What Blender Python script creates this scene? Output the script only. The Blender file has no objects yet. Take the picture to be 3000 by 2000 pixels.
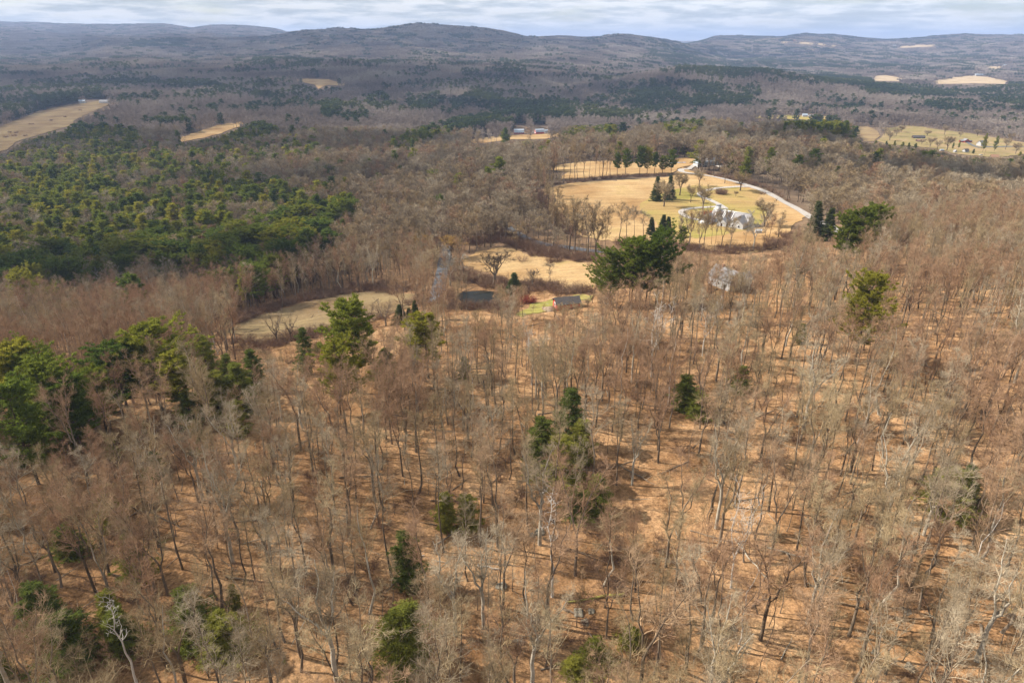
import bpy, math, random
import numpy as np
from mathutils import Vector, Matrix
from mathutils.geometry import delaunay_2d_cdt

random.seed(7)
RNG = np.random.default_rng(11)
sc = bpy.context.scene
COL = sc.collection

# ------------------------------------------------------------------ camera
CAM_Z = 75.0
PITCH = math.radians(23.8)
cam_data = bpy.data.cameras.new('camera')
cam_data.sensor_width = 36.0
cam_data.lens = 24.0
cam_data.clip_start = 1.0
cam_data.clip_end = 80000.0
cam = bpy.data.objects.new('camera', cam_data)
COL.objects.link(cam)
cam.location = (0, 0, CAM_Z)
cam.rotation_euler = (math.radians(90) - PITCH, 0, 0)
sc.camera = cam

# ------------------------------------------------------------------ light
SUN_AZ = (-1.0, 0.24)          # where the sun stands, seen from above
SUN_EL = math.radians(39)
EXPOSURE = 1.0
sun_data = bpy.data.lights.new('sun', 'SUN')
sun_data.energy = 5.0
sun_data.angle = math.radians(0.53)
sun_data.color = (1.0, 0.91, 0.79)
sun = bpy.data.objects.new('sun', sun_data)
COL.objects.link(sun)
_n = math.hypot(*SUN_AZ)
SUN_DIR = Vector((SUN_AZ[0] / _n * math.cos(SUN_EL), SUN_AZ[1] / _n * math.cos(SUN_EL), math.sin(SUN_EL)))
sun.rotation_euler = SUN_DIR.to_track_quat('Z', 'Y').to_euler()

world = bpy.data.worlds.new('World')
sc.world = world
world.use_nodes = True
wt = world.node_tree
wt.nodes.clear()


def N(tree, typ, **kw):
    n = tree.nodes.new(typ)
    for k, v in kw.items():
        if k == 'inp':
            for kk, vv in v.items():
                n.inputs[kk].default_value = vv
        else:
            setattr(n, k, v)
    return n


def ramp(tree, stops, interp='LINEAR'):
    r = tree.nodes.new('ShaderNodeValToRGB')
    r.color_ramp.interpolation = interp
    els = r.color_ramp.elements
    while len(els) < len(stops):
        els.new(0.5)
    for e, (p, c) in zip(els, stops):
        e.position = p
        e.color = (c[0], c[1], c[2], 1) if not isinstance(c, (int, float)) else (c, c, c, 1)
    return r


def build_world():
    L = wt.links.new
    sky = N(wt, 'ShaderNodeTexSky', sky_type='NISHITA', sun_disc=False, sun_elevation=SUN_EL,
            sun_rotation=math.atan2(SUN_DIR.x, SUN_DIR.y), altitude=400.0, air_density=1.0, dust_density=1.2, ozone_density=1.2)
    bg = N(wt, 'ShaderNodeBackground', inp={'Strength': 0.075})
    L(sky.outputs[0], bg.inputs[0])
    tc = N(wt, 'ShaderNodeTexCoord')
    cmb = N(wt, 'ShaderNodeVectorMath', operation='MULTIPLY', inp={1: (1.0, 1.0, 8.0)})
    L(tc.outputs['Generated'], cmb.inputs[0])
    mp = N(wt, 'ShaderNodeMapping')
    mp.inputs['Scale'].default_value = (7.0, 7.0, 7.0)
    mp.inputs['Location'].default_value = (3.1, 1.7, 0)
    L(cmb.outputs[0], mp.inputs[0])
    n1 = N(wt, 'ShaderNodeTexNoise', inp={'Scale': 1.0, 'Detail': 9.0, 'Roughness': 0.58, 'Distortion': 0.25})
    L(mp.outputs[0], n1.inputs['Vector'])
    r = ramp(wt, [(0.30, 0.35), (0.42, 0.85), (0.52, 1.0)])
    L(n1.outputs['Fac'], r.inputs[0])
    # cloud tone
    n2 = N(wt, 'ShaderNodeTexNoise', inp={'Scale': 2.3, 'Detail': 6.0, 'Roughness': 0.6})
    L(mp.outputs[0], n2.inputs['Vector'])
    ct = ramp(wt, [(0.38, (0.54, 0.60, 0.65)), (0.47, (0.68, 0.73, 0.77)), (0.56, (0.90, 0.91, 0.92))])
    L(n2.outputs['Fac'], ct.inputs[0])
    cbg = N(wt, 'ShaderNodeBackground', inp={'Strength': 0.58})
    L(ct.outputs[0], cbg.inputs[0])
    mx = N(wt, 'ShaderNodeMixShader')
    L(r.outputs[0], mx.inputs[0]); L(bg.outputs[0], mx.inputs[1]); L(cbg.outputs[0], mx.inputs[2])
    out = N(wt, 'ShaderNodeOutputWorld')
    L(mx.outputs[0], out.inputs[0])


build_world()

sc.view_settings.view_transform = 'Standard'
sc.view_settings.look = 'None'
sc.view_settings.exposure = EXPOSURE
sc.view_settings.gamma = 1.0
sc.view_settings.use_curve_mapping = False
cy = sc.cycles
cy.max_bounces = 4
cy.diffuse_bounces = 2
cy.glossy_bounces = 1
cy.transmission_bounces = 2
cy.volume_bounces = 0
cy.transparent_max_bounces = 6
cy.caustics_reflective = False
cy.caustics_refractive = False
cy.use_adaptive_sampling = True
cy.adaptive_threshold = 0.012
cy.use_denoising = True
cy.denoiser = "OPENIMAGEDENOISE"
cy.denoising_input_passes = "RGB_ALBEDO_NORMAL"
cy.sample_clamp_indirect = 4.0
sc.render.film_transparent = False

# ------------------------------------------------------------------ photo frame <-> place
CT, ST = math.cos(PITCH), math.sin(PITCH)


def project(x, y, z):
    dz = np.asarray(z) - CAM_Z
    f = y * CT - dz * ST
    up = y * ST + dz * CT
    f = np.where(f < 1, 1, f)
    return 1500 + 2000 * x / f, 1000 - 2000 * up / f


def udir(px, py):
    a = (px - 1500) / 2000.0
    b = (1000 - py) / 2000.0
    return a / (CT + b * ST), (-ST + b * CT) / (CT + b * ST)     # x per y, z per y


# ------------------------------------------------------------------ terrain
U_T = np.array([-0.85, -0.5, -0.25, 0, 0.2, 0.4, 0.6, 0.85])
Y_T = np.array([-100, 60, 110, 150, 200, 260, 310, 400, 500, 650, 800, 1000, 1300, 1700, 2200, 2700, 3500, 4500, 6000, 9000, 16000, 24000], float)
Z_T = np.array([
    [6, 4, 3, 2, 2, 3, 5, 7],
    [1, 0, 0, 0, 0, 0, 1, 3],
    [-1, 0, 0, 0, 0, 0, 1, 3],
    [-6, -4, -1, 0, 0, 1, 3, 5],
    [-18, -16, -7, -4, -3, 0, 2, 4],
    [-32, -34, -22, -17, -13, -6, -2, -1],
    [-42, -42, -30, -22, -20, -14, -9, -6],
    [-46, -44, -36, -22, -20, -21, -22, -24],
    [-48, -46, -38, -22, -18, -20, -30, -36],
    [-50, -48, -42, -32, -24, -22, -42, -48],
    [-52, -50, -46, -44, -30, -28, -52, -62],
    [-54, -52, -52, -60, -54, -54, -72, -78],
    [-46, -48, -56, -70, -72, -76, -82, -85],
    [-38, -40, -46, -60, -70, -78, -84, -86],
    [-32, -30, -36, -40, -64, -80, -83, -84],
    [-25, -22, -25, -25, -55, -78, -81, -82],
    [-20, -20, -25, -30, -55, -74, -76, -78],
    [0, 5, 5, 0, -40, -70, -70, -70],
    [40, 40, 30, 20, -20, -50, -46, -40],
    [60, 60, 50, 40, 0, -20, -10, 0],
    [52, 52, 52, 50, 50, 50, 50, 50],
    [50, 50, 50, 50, 50, 50, 50, 50]], float)

NR, NCOL, VMAX = 470, 330, 1.25
Y0, YS, YE = 160.0, 60.0, 24160.0
LR = math.log(YE / YS) / (NR - 1)


def gauss_blur(a, s, axis):
    k = int(3 * s)
    w = np.exp(-0.5 * (np.arange(-k, k + 1) / s) ** 2)
    w /= w.sum()
    pad = [(0, 0), (0, 0)]
    pad[axis] = (k, k)
    p = np.pad(a, pad, mode='edge')
    return np.apply_along_axis(lambda m: np.convolve(m, w, mode='valid'), axis, p)


def wavy(x, y, scale, seed, n=7):
    r = np.random.default_rng(seed)
    o = 0
    for i in range(n):
        th = r.uniform(0, math.tau)
        k = math.tau / scale * r.uniform(0.6, 1.7)
        o = o + np.sin((x * math.cos(th) + y * math.sin(th)) * k + r.uniform(0, 6.28))
    return o / math.sqrt(n)


def vnoise(x, y, scale, seed):
    """lattice value noise in 0..1"""
    xs, ys = np.asarray(x) / scale, np.asarray(y) / scale
    xi, yi = np.floor(xs).astype(np.int64), np.floor(ys).astype(np.int64)
    fx, fy = xs - xi, ys - yi
    fx, fy = fx * fx * (3 - 2 * fx), fy * fy * (3 - 2 * fy)

    def h(a, b):
        n = (a * 374761393 + b * 668265263 + seed * 974711) & 0x7fffffff
        n = ((n ^ (n >> 13)) * 1274126177) & 0x7fffffff
        return ((n ^ (n >> 16)) & 0xffff) / 65535.0
    return (h(xi, yi) * (1 - fx) + h(xi + 1, yi) * fx) * (1 - fy) + (h(xi, yi + 1) * (1 - fx) + h(xi + 1, yi + 1) * fx) * fy


# skyline and ridge crests as read from the photograph: photo column, photo row of the tree tops, distance, half width, tree height
RIDGES = [
    # far hills on the left
    dict(D=9500, W=2300, h=14, c=[(-700, 90), (-300, 66), (0, 64), (100, 66), (250, 72), (480, 70), (565, 82), (600, 76), (660, 73), (735, 76), (808, 85), (860, 98), (960, 125), (1050, 150)]),
    dict(D=7600, W=1500, h=14, c=[(-700, 100), (-200, 84), (0, 82), (80, 84), (180, 100), (300, 108), (480, 96), (600, 100), (720, 120), (900, 150)]),
    # the long central hill
    dict(D=5200, W=1500, h=15, c=[(-300, 190), (0, 178), (100, 166), (200, 137), (300, 114), (420, 110), (560, 112), (700, 110), (800, 107), (860, 98), (1000, 87), (1085, 83), (1204, 72), (1361, 87), (1531, 102), (1638, 104), (1700, 111), (1787, 103), (1850, 108), (1935, 121), (2010, 137), (2100, 160), (2300, 200)]),
    # hill on the right
    dict(D=7200, W=1700, h=15, c=[(1880, 150), (2000, 132), (2055, 121), (2093, 107), (2200, 105), (2361, 101), (2510, 109), (2600, 112), (2680, 110), (2744, 105), (3000, 102), (3400, 96), (3800, 110)]),
    dict(D=6000, W=700, h=15, c=[(2600, 175), (2800, 145), (2900, 128), (3000, 115), (3300, 100), (3800, 120)]),
    # wooded shelf in the middle distance
    dict(D=2700, W=650, h=16, c=[(-600, 225), (0, 215), (200, 207), (400, 200), (600, 187), (810, 174), (1000, 178), (1300, 184), (1500, 186), (1700, 193), (1900, 204), (2100, 222), (2300, 245)]),
    dict(D=2150, W=280, h=17, c=[(1500, 240), (1800, 225), (2000, 196), (2250, 204), (2400, 228), (2560, 246), (2700, 262)]),
    dict(D=1350, W=190, h=17, c=[(300, 320), (600, 312), (850, 300), (1100, 312), (1300, 340), (1500, 370)]),
    # knoll behind the white house
    dict(D=760, W=150, h=18, c=[(1800, 440), (1950, 405), (2050, 388), (2150, 374), (2350, 366), (2480, 386), (2600, 425), (2750, 455), (3000, 490), (3300, 520)]),
    # near shoulder on the right
    dict(D=262, W=75, h=17, c=[(2200, 880), (2330, 820), (2460, 770), (2600, 718), (2750, 668), (3000, 628), (3300, 600), (3700, 580)]),
]


def make_terrain():
    r = np.arange(NR)
    ysh = YS * np.exp(LR * r)
    Y = (ysh - Y0)[:, None] * np.ones((1, NCOL))
    V = np.linspace(-VMAX, VMAX, NCOL)[None, :]
    X = V * ysh[:, None]
    U = X / np.maximum(Y, 90)
    # table lookup, linear in log distance
    ly, lt = np.log(Y + Y0), np.log(Y_T + Y0)
    tmp = np.stack([np.interp(ly[:, 0], lt, Z_T[:, j]) for j in range(len(U_T))], 1)
    Z = np.zeros_like(X)
    for i in range(NR):
        Z[i] = np.interp(U[i], U_T, tmp[i])
    Z = gauss_blur(gauss_blur(Z, 5, 0), 12, 1)
    for rg in RIDGES:
        px = np.array([c[0] for c in rg['c']], float)
        py = np.array([c[1] for c in rg['c']], float)
        u, s = udir(px, py)
        crest = CAM_Z + s * rg['D'] - rg['h']
        cz = np.interp(U, u, crest, left=-999, right=-999)
        inside = np.clip((U - u[0]) / 0.06, 0, 1) * np.clip((u[-1] - U) / 0.06, 0, 1)
        bell = np.exp(-((Y - rg['D']) / rg['W']) ** 2)
        Z = Z + np.maximum(0, cz - Z) * bell * inside
    Z = gauss_blur(Z, 1.2, 0)
    far = np.clip((Y - 1500) / 4000, 0, 1)
    Z += wavy(X, Y, 22, 1) * 0.28 * np.clip(1 - Y / 900, 0, 1) + wavy(X, Y, 70, 2) * 0.7 * np.clip((Y - 60) / 200, 0, 1) * np.clip(1 - (Y - 250) / 250, 0.5, 1)
    Z += wavy(X, Y, 420, 3) * 4.5 * np.clip((Y - 700) / 1500, 0, 1)
    Z += wavy(X, Y, 1500, 4) * 13 * far * np.clip((9500 - Y) / 4000, 0, 1)
    return X, Y, Z


TX, TY, TZ = make_terrain()


def flatten(x0, y0, rx, ry, z=None, fall=1.6):
    """level a building plot or a pond"""
    global TZ
    d = np.sqrt(((TX - x0) / rx) ** 2 + ((TY - y0) / ry) ** 2)
    w = np.clip((fall - d) / (fall - 1), 0, 1)
    w = w * w * (3 - 2 * w)
    if z is None:
        z = float(zg(x0, y0))
    TZ = TZ * (1 - w) + z * w
    return z


def zg(x, y):
    x = np.asarray(x, float); y = np.asarray(y, float)
    ys = np.maximum(y + Y0, YS * 1.001)
    r = np.clip(np.log(ys / YS) / LR, 0, NR - 1.001)
    v = np.clip((x / ys + VMAX) / (2 * VMAX) * (NCOL - 1), 0, NCOL - 1.001)
    ri, vi = r.astype(int), v.astype(int)
    # rows are log spaced, so the fraction inside a cell is taken in metres
    ya, yb = YS * np.exp(LR * ri), YS * np.exp(LR * (ri + 1))
    fr = (ys - ya) / (yb - ya)
    fv = v - vi
    return (TZ[ri, vi] * (1 - fv) + TZ[ri, vi + 1] * fv) * (1 - fr) + (TZ[ri + 1, vi] * (1 - fv) + TZ[ri + 1, vi + 1] * fv) * fr


_YM = np.geomspace(30, 20000, 1500)


def ground(px, py, h=0.0, ymin=30):
    """where the line of sight through a photo position meets the ground (raised by h)"""
    u, s = udir(float(px), float(py))
    zr = CAM_Z + s * _YM
    zt = zg(u * _YM, _YM) + h
    below = (zr < zt) & (_YM > ymin)
    if not below.any():
        i = len(_YM) - 1
        y = _YM[i]
    else:
        i = int(np.argmax(below))
        if i == 0:
            y = _YM[0]
        else:
            d0, d1 = zr[i - 1] - zt[i - 1], zr[i] - zt[i]
            t = d0 / (d0 - d1)
            y = _YM[i - 1] * (1 - t) + _YM[i] * t
    return float(u * y), float(y), float(zg(u * y, y))


# ------------------------------------------------------------------ custom properties
def tag(o, label=None, cat=None, group=None, kind=None):
    if label: o['label'] = label
    if cat: o['category'] = cat
    if group: o['group'] = group
    if kind: o['kind'] = kind
    return o


def empty(name, loc, rz=0.0, scale=1.0):
    o = bpy.data.objects.new(name, None)
    o.empty_display_size = 1.0
    COL.objects.link(o)
    o.location = loc
    o.rotation_euler = (0, 0, rz)
    if scale != 1.0:
        o.scale = (scale, scale, scale) if not isinstance(scale, tuple) else scale
    return o


def mesh_np(name, V, quads=None, tris=None, mats=(), midx=None, smooth=False):
    V = np.asarray(V, np.float32).reshape(-1, 3)
    q = np.zeros((0, 4), np.int32) if quads is None or len(quads) == 0 else np.asarray(quads, np.int32)
    t = np.zeros((0, 3), np.int32) if tris is None or len(tris) == 0 else np.asarray(tris, np.int32)
    me = bpy.data.meshes.new(name)
    me.vertices.add(len(V))
    me.vertices.foreach_set('co', V.ravel())
    nl = len(q) * 4 + len(t) * 3
    me.loops.add(nl)
    me.loops.foreach_set('vertex_index', np.concatenate([q.ravel(), t.ravel()]).astype(np.int32))
    me.polygons.add(len(q) + len(t))
    starts = np.concatenate([np.arange(len(q)) * 4, len(q) * 4 + np.arange(len(t)) * 3]).astype(np.int32)
    me.polygons.foreach_set('loop_start', starts)
    if midx is not None:
        me.polygons.foreach_set('material_index', np.asarray(midx, np.int32))
    if smooth:
        me.polygons.foreach_set('use_smooth', np.ones(len(q) + len(t), bool))
    for m in mats:
        me.materials.append(m)
    me.update(calc_edges=True)
    return me


def link(name, me, parent=None, loc=None):
    o = bpy.data.objects.new(name, me)
    COL.objects.link(o)
    if parent is not None:
        o.parent = parent
    if loc is not None:
        o.location = loc
    return o

# ------------------------------------------------------------------ materials
def material(name):
    m = bpy.data.materials.new(name)
    m.use_nodes = True
    t = m.node_tree
    t.nodes.clear()
    return m, t


def simple_mat(name, col, rough=0.85, noise=0.0, scale=2.0, metallic=0.0, spec=0.3):
    m, t = material(name)
    b = N(t, 'ShaderNodeBsdfPrincipled', inp={'Roughness': rough, 'Metallic': metallic, 'Specular IOR Level': spec})
    if noise > 0:
        tc = N(t, 'ShaderNodeTexCoord')
        n = N(t, 'ShaderNodeTexNoise', inp={'Scale': scale, 'Detail': 5.0, 'Roughness': 0.6})
        t.links.new(tc.outputs['Object'], n.inputs['Vector'])
        lo = tuple(c * (1 - noise) for c in col)
        hi = tuple(min(1, c * (1 + noise)) for c in col)
        r = ramp(t, [(0.3, lo), (0.7, hi)])
        t.links.new(n.outputs['Fac'], r.inputs[0])
        t.links.new(r.outputs[0], b.inputs['Base Color'])
    else:
        b.inputs['Base Color'].default_value = (*col, 1)
    o = N(t, 'ShaderNodeOutputMaterial')
    t.links.new(b.outputs[0], o.inputs[0])
    return m


def plant_mat(name, cols, translucent=0.0, noise_scale=0.6, noise=0.35, stand=0.0):
    """colour varies from plant to plant (object random) and in patches through the plant"""
    m, t = material(name)
    L = t.links.new
    oi = N(t, 'ShaderNodeObjectInfo')
    r = ramp(t, [(i / (len(cols) - 1), c) for i, c in enumerate(cols)])
    L(oi.outputs['Random'], r.inputs[0])
    tc = N(t, 'ShaderNodeTexCoord')
    n = N(t, 'ShaderNodeTexNoise', inp={'Scale': noise_scale, 'Detail': 3.0, 'Roughness': 0.65})
    L(tc.outputs['Object'], n.inputs['Vector'])
    if stand:        # neighbouring trees of a stand share their tone
        g = N(t, 'ShaderNodeNewGeometry')
        n0 = N(t, 'ShaderNodeTexNoise', inp={'Scale': stand, 'Detail': 5.0, 'Roughness': 0.6})
        L(g.outputs['Position'], n0.inputs['Vector'])
        m0 = N(t, 'ShaderNodeMapRange', inp={1: 0.34, 2: 0.66, 3: -0.15, 4: 0.95})
        L(n0.outputs['Fac'], m0.inputs[0])
        m1 = N(t, 'ShaderNodeMath', operation='MULTIPLY_ADD', inp={1: 0.3})
        L(oi.outputs['Random'], m1.inputs[0]); L(m0.outputs[0], m1.inputs[2])
        L(m1.outputs[0], r.inputs[0])
    v = N(t, 'ShaderNodeMapRange', inp={1: 0.3, 2: 0.7, 3: 1 - noise, 4: 1 + noise})
    L(n.outputs['Fac'], v.inputs[0])
    mul = N(t, 'ShaderNodeVectorMath', operation='SCALE')
    L(r.outputs[0], mul.inputs[0]); L(v.outputs[0], mul.inputs['Scale'])
    d = N(t, 'ShaderNodeBsdfDiffuse', inp={'Roughness': 0.6})
    L(mul.outputs[0], d.inputs[0])
    out = N(t, 'ShaderNodeOutputMaterial')
    if translucent > 0:
        tr = N(t, 'ShaderNodeBsdfTranslucent')
        L(mul.outputs[0], tr.inputs[0])
        mx = N(t, 'ShaderNodeMixShader', inp={0: translucent})
        L(d.outputs[0], mx.inputs[1]); L(tr.outputs[0], mx.inputs[2])
        L(mx.outputs[0], out.inputs[0])
    else:
        L(d.outputs[0], out.inputs[0])
    return m


def ground_mat():
    m, t = material('leaf litter')
    L = t.links.new
    geo = N(t, 'ShaderNodeNewGeometry')
    b = N(t, 'ShaderNodeBsdfDiffuse', inp={'Roughness': 0.8})
    n1 = N(t, 'ShaderNodeTexNoise', inp={'Scale': 0.045, 'Detail': 6.0, 'Roughness': 0.6})
    n2 = N(t, 'ShaderNodeTexNoise', inp={'Scale': 1.7, 'Detail': 4.0, 'Roughness': 0.75})
    n3 = N(t, 'ShaderNodeTexVoronoi', inp={'Scale': 4.2})
    for n in (n1, n2, n3):
        L(geo.outputs['Position'], n.inputs['Vector'])
    base = ramp(t, [(0.30, (0.17, 0.100, 0.050)), (0.45, (0.31, 0.182, 0.092)), (0.58, (0.41, 0.258, 0.138)), (0.75, (0.50, 0.34, 0.195))])
    L(n1.outputs['Fac'], base.inputs[0])
    fine = ramp(t, [(0.28, (0.38, 0.34, 0.32)), (0.5, (0.95, 0.95, 0.95)), (0.72, (1.5, 1.45, 1.4))])
    L(n2.outputs['Fac'], fine.inputs[0])
    mul = N(t, 'ShaderNodeMix', data_type='RGBA', blend_type='MULTIPLY', inp={0: 0.8})
    L(base.outputs[0], mul.inputs[6]); L(fine.outputs[0], mul.inputs[7])
    leaf = ramp(t, [(0.0, 0.62), (1.0, 1.42)])
    L(n3.outputs['Color'], leaf.inputs[0])
    mul2 = N(t, 'ShaderNodeMix', data_type='RGBA', blend_type='MULTIPLY', inp={0: 0.65})
    L(mul.outputs[2], mul2.inputs[6]); L(leaf.outputs[0], mul2.inputs[7])
    # drifts of darker, wetter leaves and paler, drier ones
    nd = N(t, 'ShaderNodeTexNoise', inp={'Scale': 0.35, 'Detail': 6.0, 'Roughness': 0.7, 'Distortion': 0.6})
    L(geo.outputs['Position'], nd.inputs['Vector'])
    dr = ramp(t, [(0.36, (0.50, 0.44, 0.40)), (0.50, (0.92, 0.90, 0.88)), (0.64, (1.12, 1.12, 1.12))])
    L(nd.outputs['Fac'], dr.inputs[0])
    mul3 = N(t, 'ShaderNodeMix', data_type='RGBA', blend_type='MULTIPLY', inp={0: 0.9})
    L(mul2.outputs[2], mul3.inputs[6]); L(dr.outputs[0], mul3.inputs[7])
    mul2 = mul3
    # moss patches
    n4 = N(t, 'ShaderNodeTexNoise', inp={'Scale': 0.22, 'Detail': 5.0, 'Roughness': 0.7})
    L(geo.outputs['Position'], n4.inputs['Vector'])
    mf = ramp(t, [(0.665, 0.0), (0.71, 0.75)])
    L(n4.outputs['Fac'], mf.inputs[0])
    moss = N(t, 'ShaderNodeMix', data_type='RGBA', inp={7: (0.16, 0.155, 0.028, 1)})
    L(mf.outputs[0], moss.inputs[0]); L(mul2.outputs[2], moss.inputs[6])
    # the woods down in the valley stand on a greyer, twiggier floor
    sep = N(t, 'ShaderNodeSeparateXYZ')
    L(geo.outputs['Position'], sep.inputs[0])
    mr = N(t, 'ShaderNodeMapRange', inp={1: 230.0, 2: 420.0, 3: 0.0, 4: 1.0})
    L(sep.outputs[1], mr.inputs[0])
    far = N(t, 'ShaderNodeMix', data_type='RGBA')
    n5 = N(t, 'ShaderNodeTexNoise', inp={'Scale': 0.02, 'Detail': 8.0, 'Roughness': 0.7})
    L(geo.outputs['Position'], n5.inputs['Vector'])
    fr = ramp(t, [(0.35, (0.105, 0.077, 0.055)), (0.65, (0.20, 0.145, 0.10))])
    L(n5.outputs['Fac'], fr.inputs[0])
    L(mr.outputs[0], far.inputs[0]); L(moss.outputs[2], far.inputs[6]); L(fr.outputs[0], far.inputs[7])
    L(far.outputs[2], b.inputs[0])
    bump = N(t, 'ShaderNodeBump', inp={'Strength': 0.7, 'Distance': 0.15})
    L(n2.outputs['Fac'], bump.inputs['Height'])
    L(bump.outputs[0], b.inputs['Normal'])
    o = N(t, 'ShaderNodeOutputMaterial')
    L(b.outputs[0], o.inputs[0])
    return m


def grass_mat(name, stops, mow_angle=0.0, mow=0.25, mow_scale=0.18, patch=0.03):
    """dry or green grass with swaths left by the mower"""
    m, t = material(name)
    L = t.links.new
    geo = N(t, 'ShaderNodeNewGeometry')
    mp = N(t, 'ShaderNodeMapping')
    mp.inputs['Rotation'].default_value = (0, 0, mow_angle)
    mp.inputs['Scale'].default_value = (mow_scale * 0.08, mow_scale * 1.0, 0.1)
    L(geo.outputs['Position'], mp.inputs[0])
    sw = N(t, 'ShaderNodeTexNoise', inp={'Scale': 1.6, 'Detail': 4.0, 'Roughness': 0.6, 'Distortion': 0.3})
    L(mp.outputs[0], sw.inputs['Vector'])
    n1 = N(t, 'ShaderNodeTexNoise', inp={'Scale': patch, 'Detail': 6.0, 'Roughness': 0.62})
    L(geo.outputs['Position'], n1.inputs['Vector'])
    r = ramp(t, stops)
    L(n1.outputs['Fac'], r.inputs[0])
    n2 = N(t, 'ShaderNodeTexNoise', inp={'Scale': 0.9, 'Detail': 4.0, 'Roughness': 0.7})
    L(geo.outputs['Position'], n2.inputs['Vector'])
    a = N(t, 'ShaderNodeMapRange', inp={1: 0.35, 2: 0.65, 3: 1 - mow, 4: 1 + mow})
    L(sw.outputs['Fac'], a.inputs[0])
    c = N(t, 'ShaderNodeMapRange', inp={1: 0.3, 2: 0.7, 3: 0.82, 4: 1.18})
    L(n2.outputs['Fac'], c.inputs[0])
    mm = N(t, 'ShaderNodeMath', operation='MULTIPLY')
    L(a.outputs[0], mm.inputs[0]); L(c.outputs[0], mm.inputs[1])
    mul = N(t, 'ShaderNodeVectorMath', operation='SCALE')
    L(r.outputs[0], mul.inputs[0]); L(mm.outputs[0], mul.inputs['Scale'])
    b = N(t, 'ShaderNodeBsdfDiffuse', inp={'Roughness': 0.8})
    L(mul.outputs[0], b.inputs[0])
    bump = N(t, 'ShaderNodeBump', inp={'Strength': 0.6, 'Distance': 0.3})
    L(n2.outputs['Fac'], bump.inputs['Height'])
    L(bump.outputs[0], b.inputs['Normal'])
    o = N(t, 'ShaderNodeOutputMaterial')
    L(b.outputs[0], o.inputs[0])
    return m


M = {}
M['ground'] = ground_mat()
M['bark'] = plant_mat('bark', [(0.12, 0.09, 0.065), (0.17, 0.13, 0.095), (0.25, 0.20, 0.15)], noise_scale=0.35, noise=0.45)  # kept dark: the shade on lower trunks is put into this colour
M['bark_pale'] = plant_mat('pale bark', [(0.34, 0.30, 0.24), (0.42, 0.38, 0.31)], noise_scale=0.8, noise=0.4)
M['bark_birch'] = plant_mat('white bark', [(0.46, 0.42, 0.37), (0.60, 0.56, 0.51)], noise_scale=1.2, noise=0.2)
M['bark_pine'] = plant_mat('pine bark', [(0.10, 0.075, 0.055), (0.14, 0.11, 0.08)], noise=0.4)
M['twig_grey'] = plant_mat('grey twigs', [(0.26, 0.20, 0.13), (0.33, 0.265, 0.18), (0.43, 0.36, 0.26)])
M['twig_tan'] = plant_mat('tan twigs', [(0.28, 0.205, 0.115), (0.35, 0.265, 0.155), (0.41, 0.325, 0.20)])
M['twig_red'] = plant_mat('reddish twigs', [(0.29, 0.175, 0.105), (0.35, 0.225, 0.14), (0.38, 0.265, 0.165)])
M['twig_willow'] = plant_mat('willow twigs', [(0.42, 0.27, 0.09), (0.48, 0.33, 0.13)])
M['twig_far'] = plant_mat('distant twigs', [(0.18, 0.145, 0.12), (0.245, 0.198, 0.162), (0.32, 0.265, 0.22), (0.42, 0.355, 0.295)], noise_scale=0.05, stand=0.004)
M['brush'] = plant_mat('brush twigs', [(0.16, 0.095, 0.065), (0.22, 0.135, 0.09), (0.25, 0.17, 0.12)])
M['needle_pine'] = plant_mat('pine needles', [(0.095, 0.135, 0.026), (0.14, 0.18, 0.030), (0.185, 0.205, 0.032), (0.27, 0.25, 0.036)], 0.45, 0.9, 0.35)
M['needle_hemlock'] = plant_mat('hemlock needles', [(0.12, 0.15, 0.038), (0.18, 0.20, 0.042), (0.27, 0.255, 0.048)], 0.4, 0.9, 0.4)
M['needle_mid'] = plant_mat('pine stand needles', [(0.095, 0.125, 0.024), (0.145, 0.175, 0.028), (0.20, 0.215, 0.030), (0.31, 0.275, 0.036)], 0.35, 0.9, 0.35)
M['needle_spruce'] = plant_mat('spruce needles', [(0.07, 0.09, 0.034), (0.10, 0.115, 0.036)], 0.2, 0.8, 0.3)
M['needle_yellow'] = plant_mat('yellow needles', [(0.30, 0.27, 0.04), (0.36, 0.30, 0.05)], 0.3)
M['needle_far'] = plant_mat('distant needles', [(0.038, 0.060, 0.026), (0.060, 0.085, 0.028), (0.11, 0.125, 0.030)], 0.2, 0.05, 0.3, stand=0.004)
M['hay'] = grass_mat('dry mown hay', [(0.32, (0.29, 0.175, 0.078)), (0.46, (0.37, 0.24, 0.115)), (0.60, (0.44, 0.305, 0.155)), (0.75, (0.37, 0.265, 0.11))], 0.25, 0.13)
M['hay_dull'] = grass_mat('dulled dry meadow', [(0.32, (0.16, 0.105, 0.055)), (0.5, (0.23, 0.165, 0.09)), (0.72, (0.28, 0.215, 0.11))], -0.5, 0.13)  # the left field's cloud shade is put into this dull brown too
M['lawn'] = grass_mat('thin spring lawn', [(0.38, (0.34, 0.235, 0.10)), (0.49, (0.32, 0.245, 0.09)), (0.58, (0.25, 0.22, 0.06)), (0.70, (0.34, 0.25, 0.10))], -0.7, 0.16, 0.25, 0.022)
M['lawn_green'] = grass_mat('green lawn', [(0.35, (0.36, 0.28, 0.11)), (0.55, (0.28, 0.255, 0.075)), (0.72, (0.22, 0.22, 0.06))], 0.3, 0.13, 0.3)
M['meadow'] = grass_mat('grazed meadow', [(0.36, (0.28, 0.205, 0.11)), (0.48, (0.25, 0.19, 0.095)), (0.58, (0.195, 0.165, 0.068)), (0.70, (0.29, 0.215, 0.115))], 0.2, 0.14, 0.2, 0.02)
M['hay_pale'] = grass_mat('pale hay', [(0.35, (0.32, 0.24, 0.145)), (0.6, (0.41, 0.32, 0.21))], 0.2, 0.14)
M['gravel'] = simple_mat('gravel', (0.36, 0.335, 0.31), 0.95, 0.22, 0.8)
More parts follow.
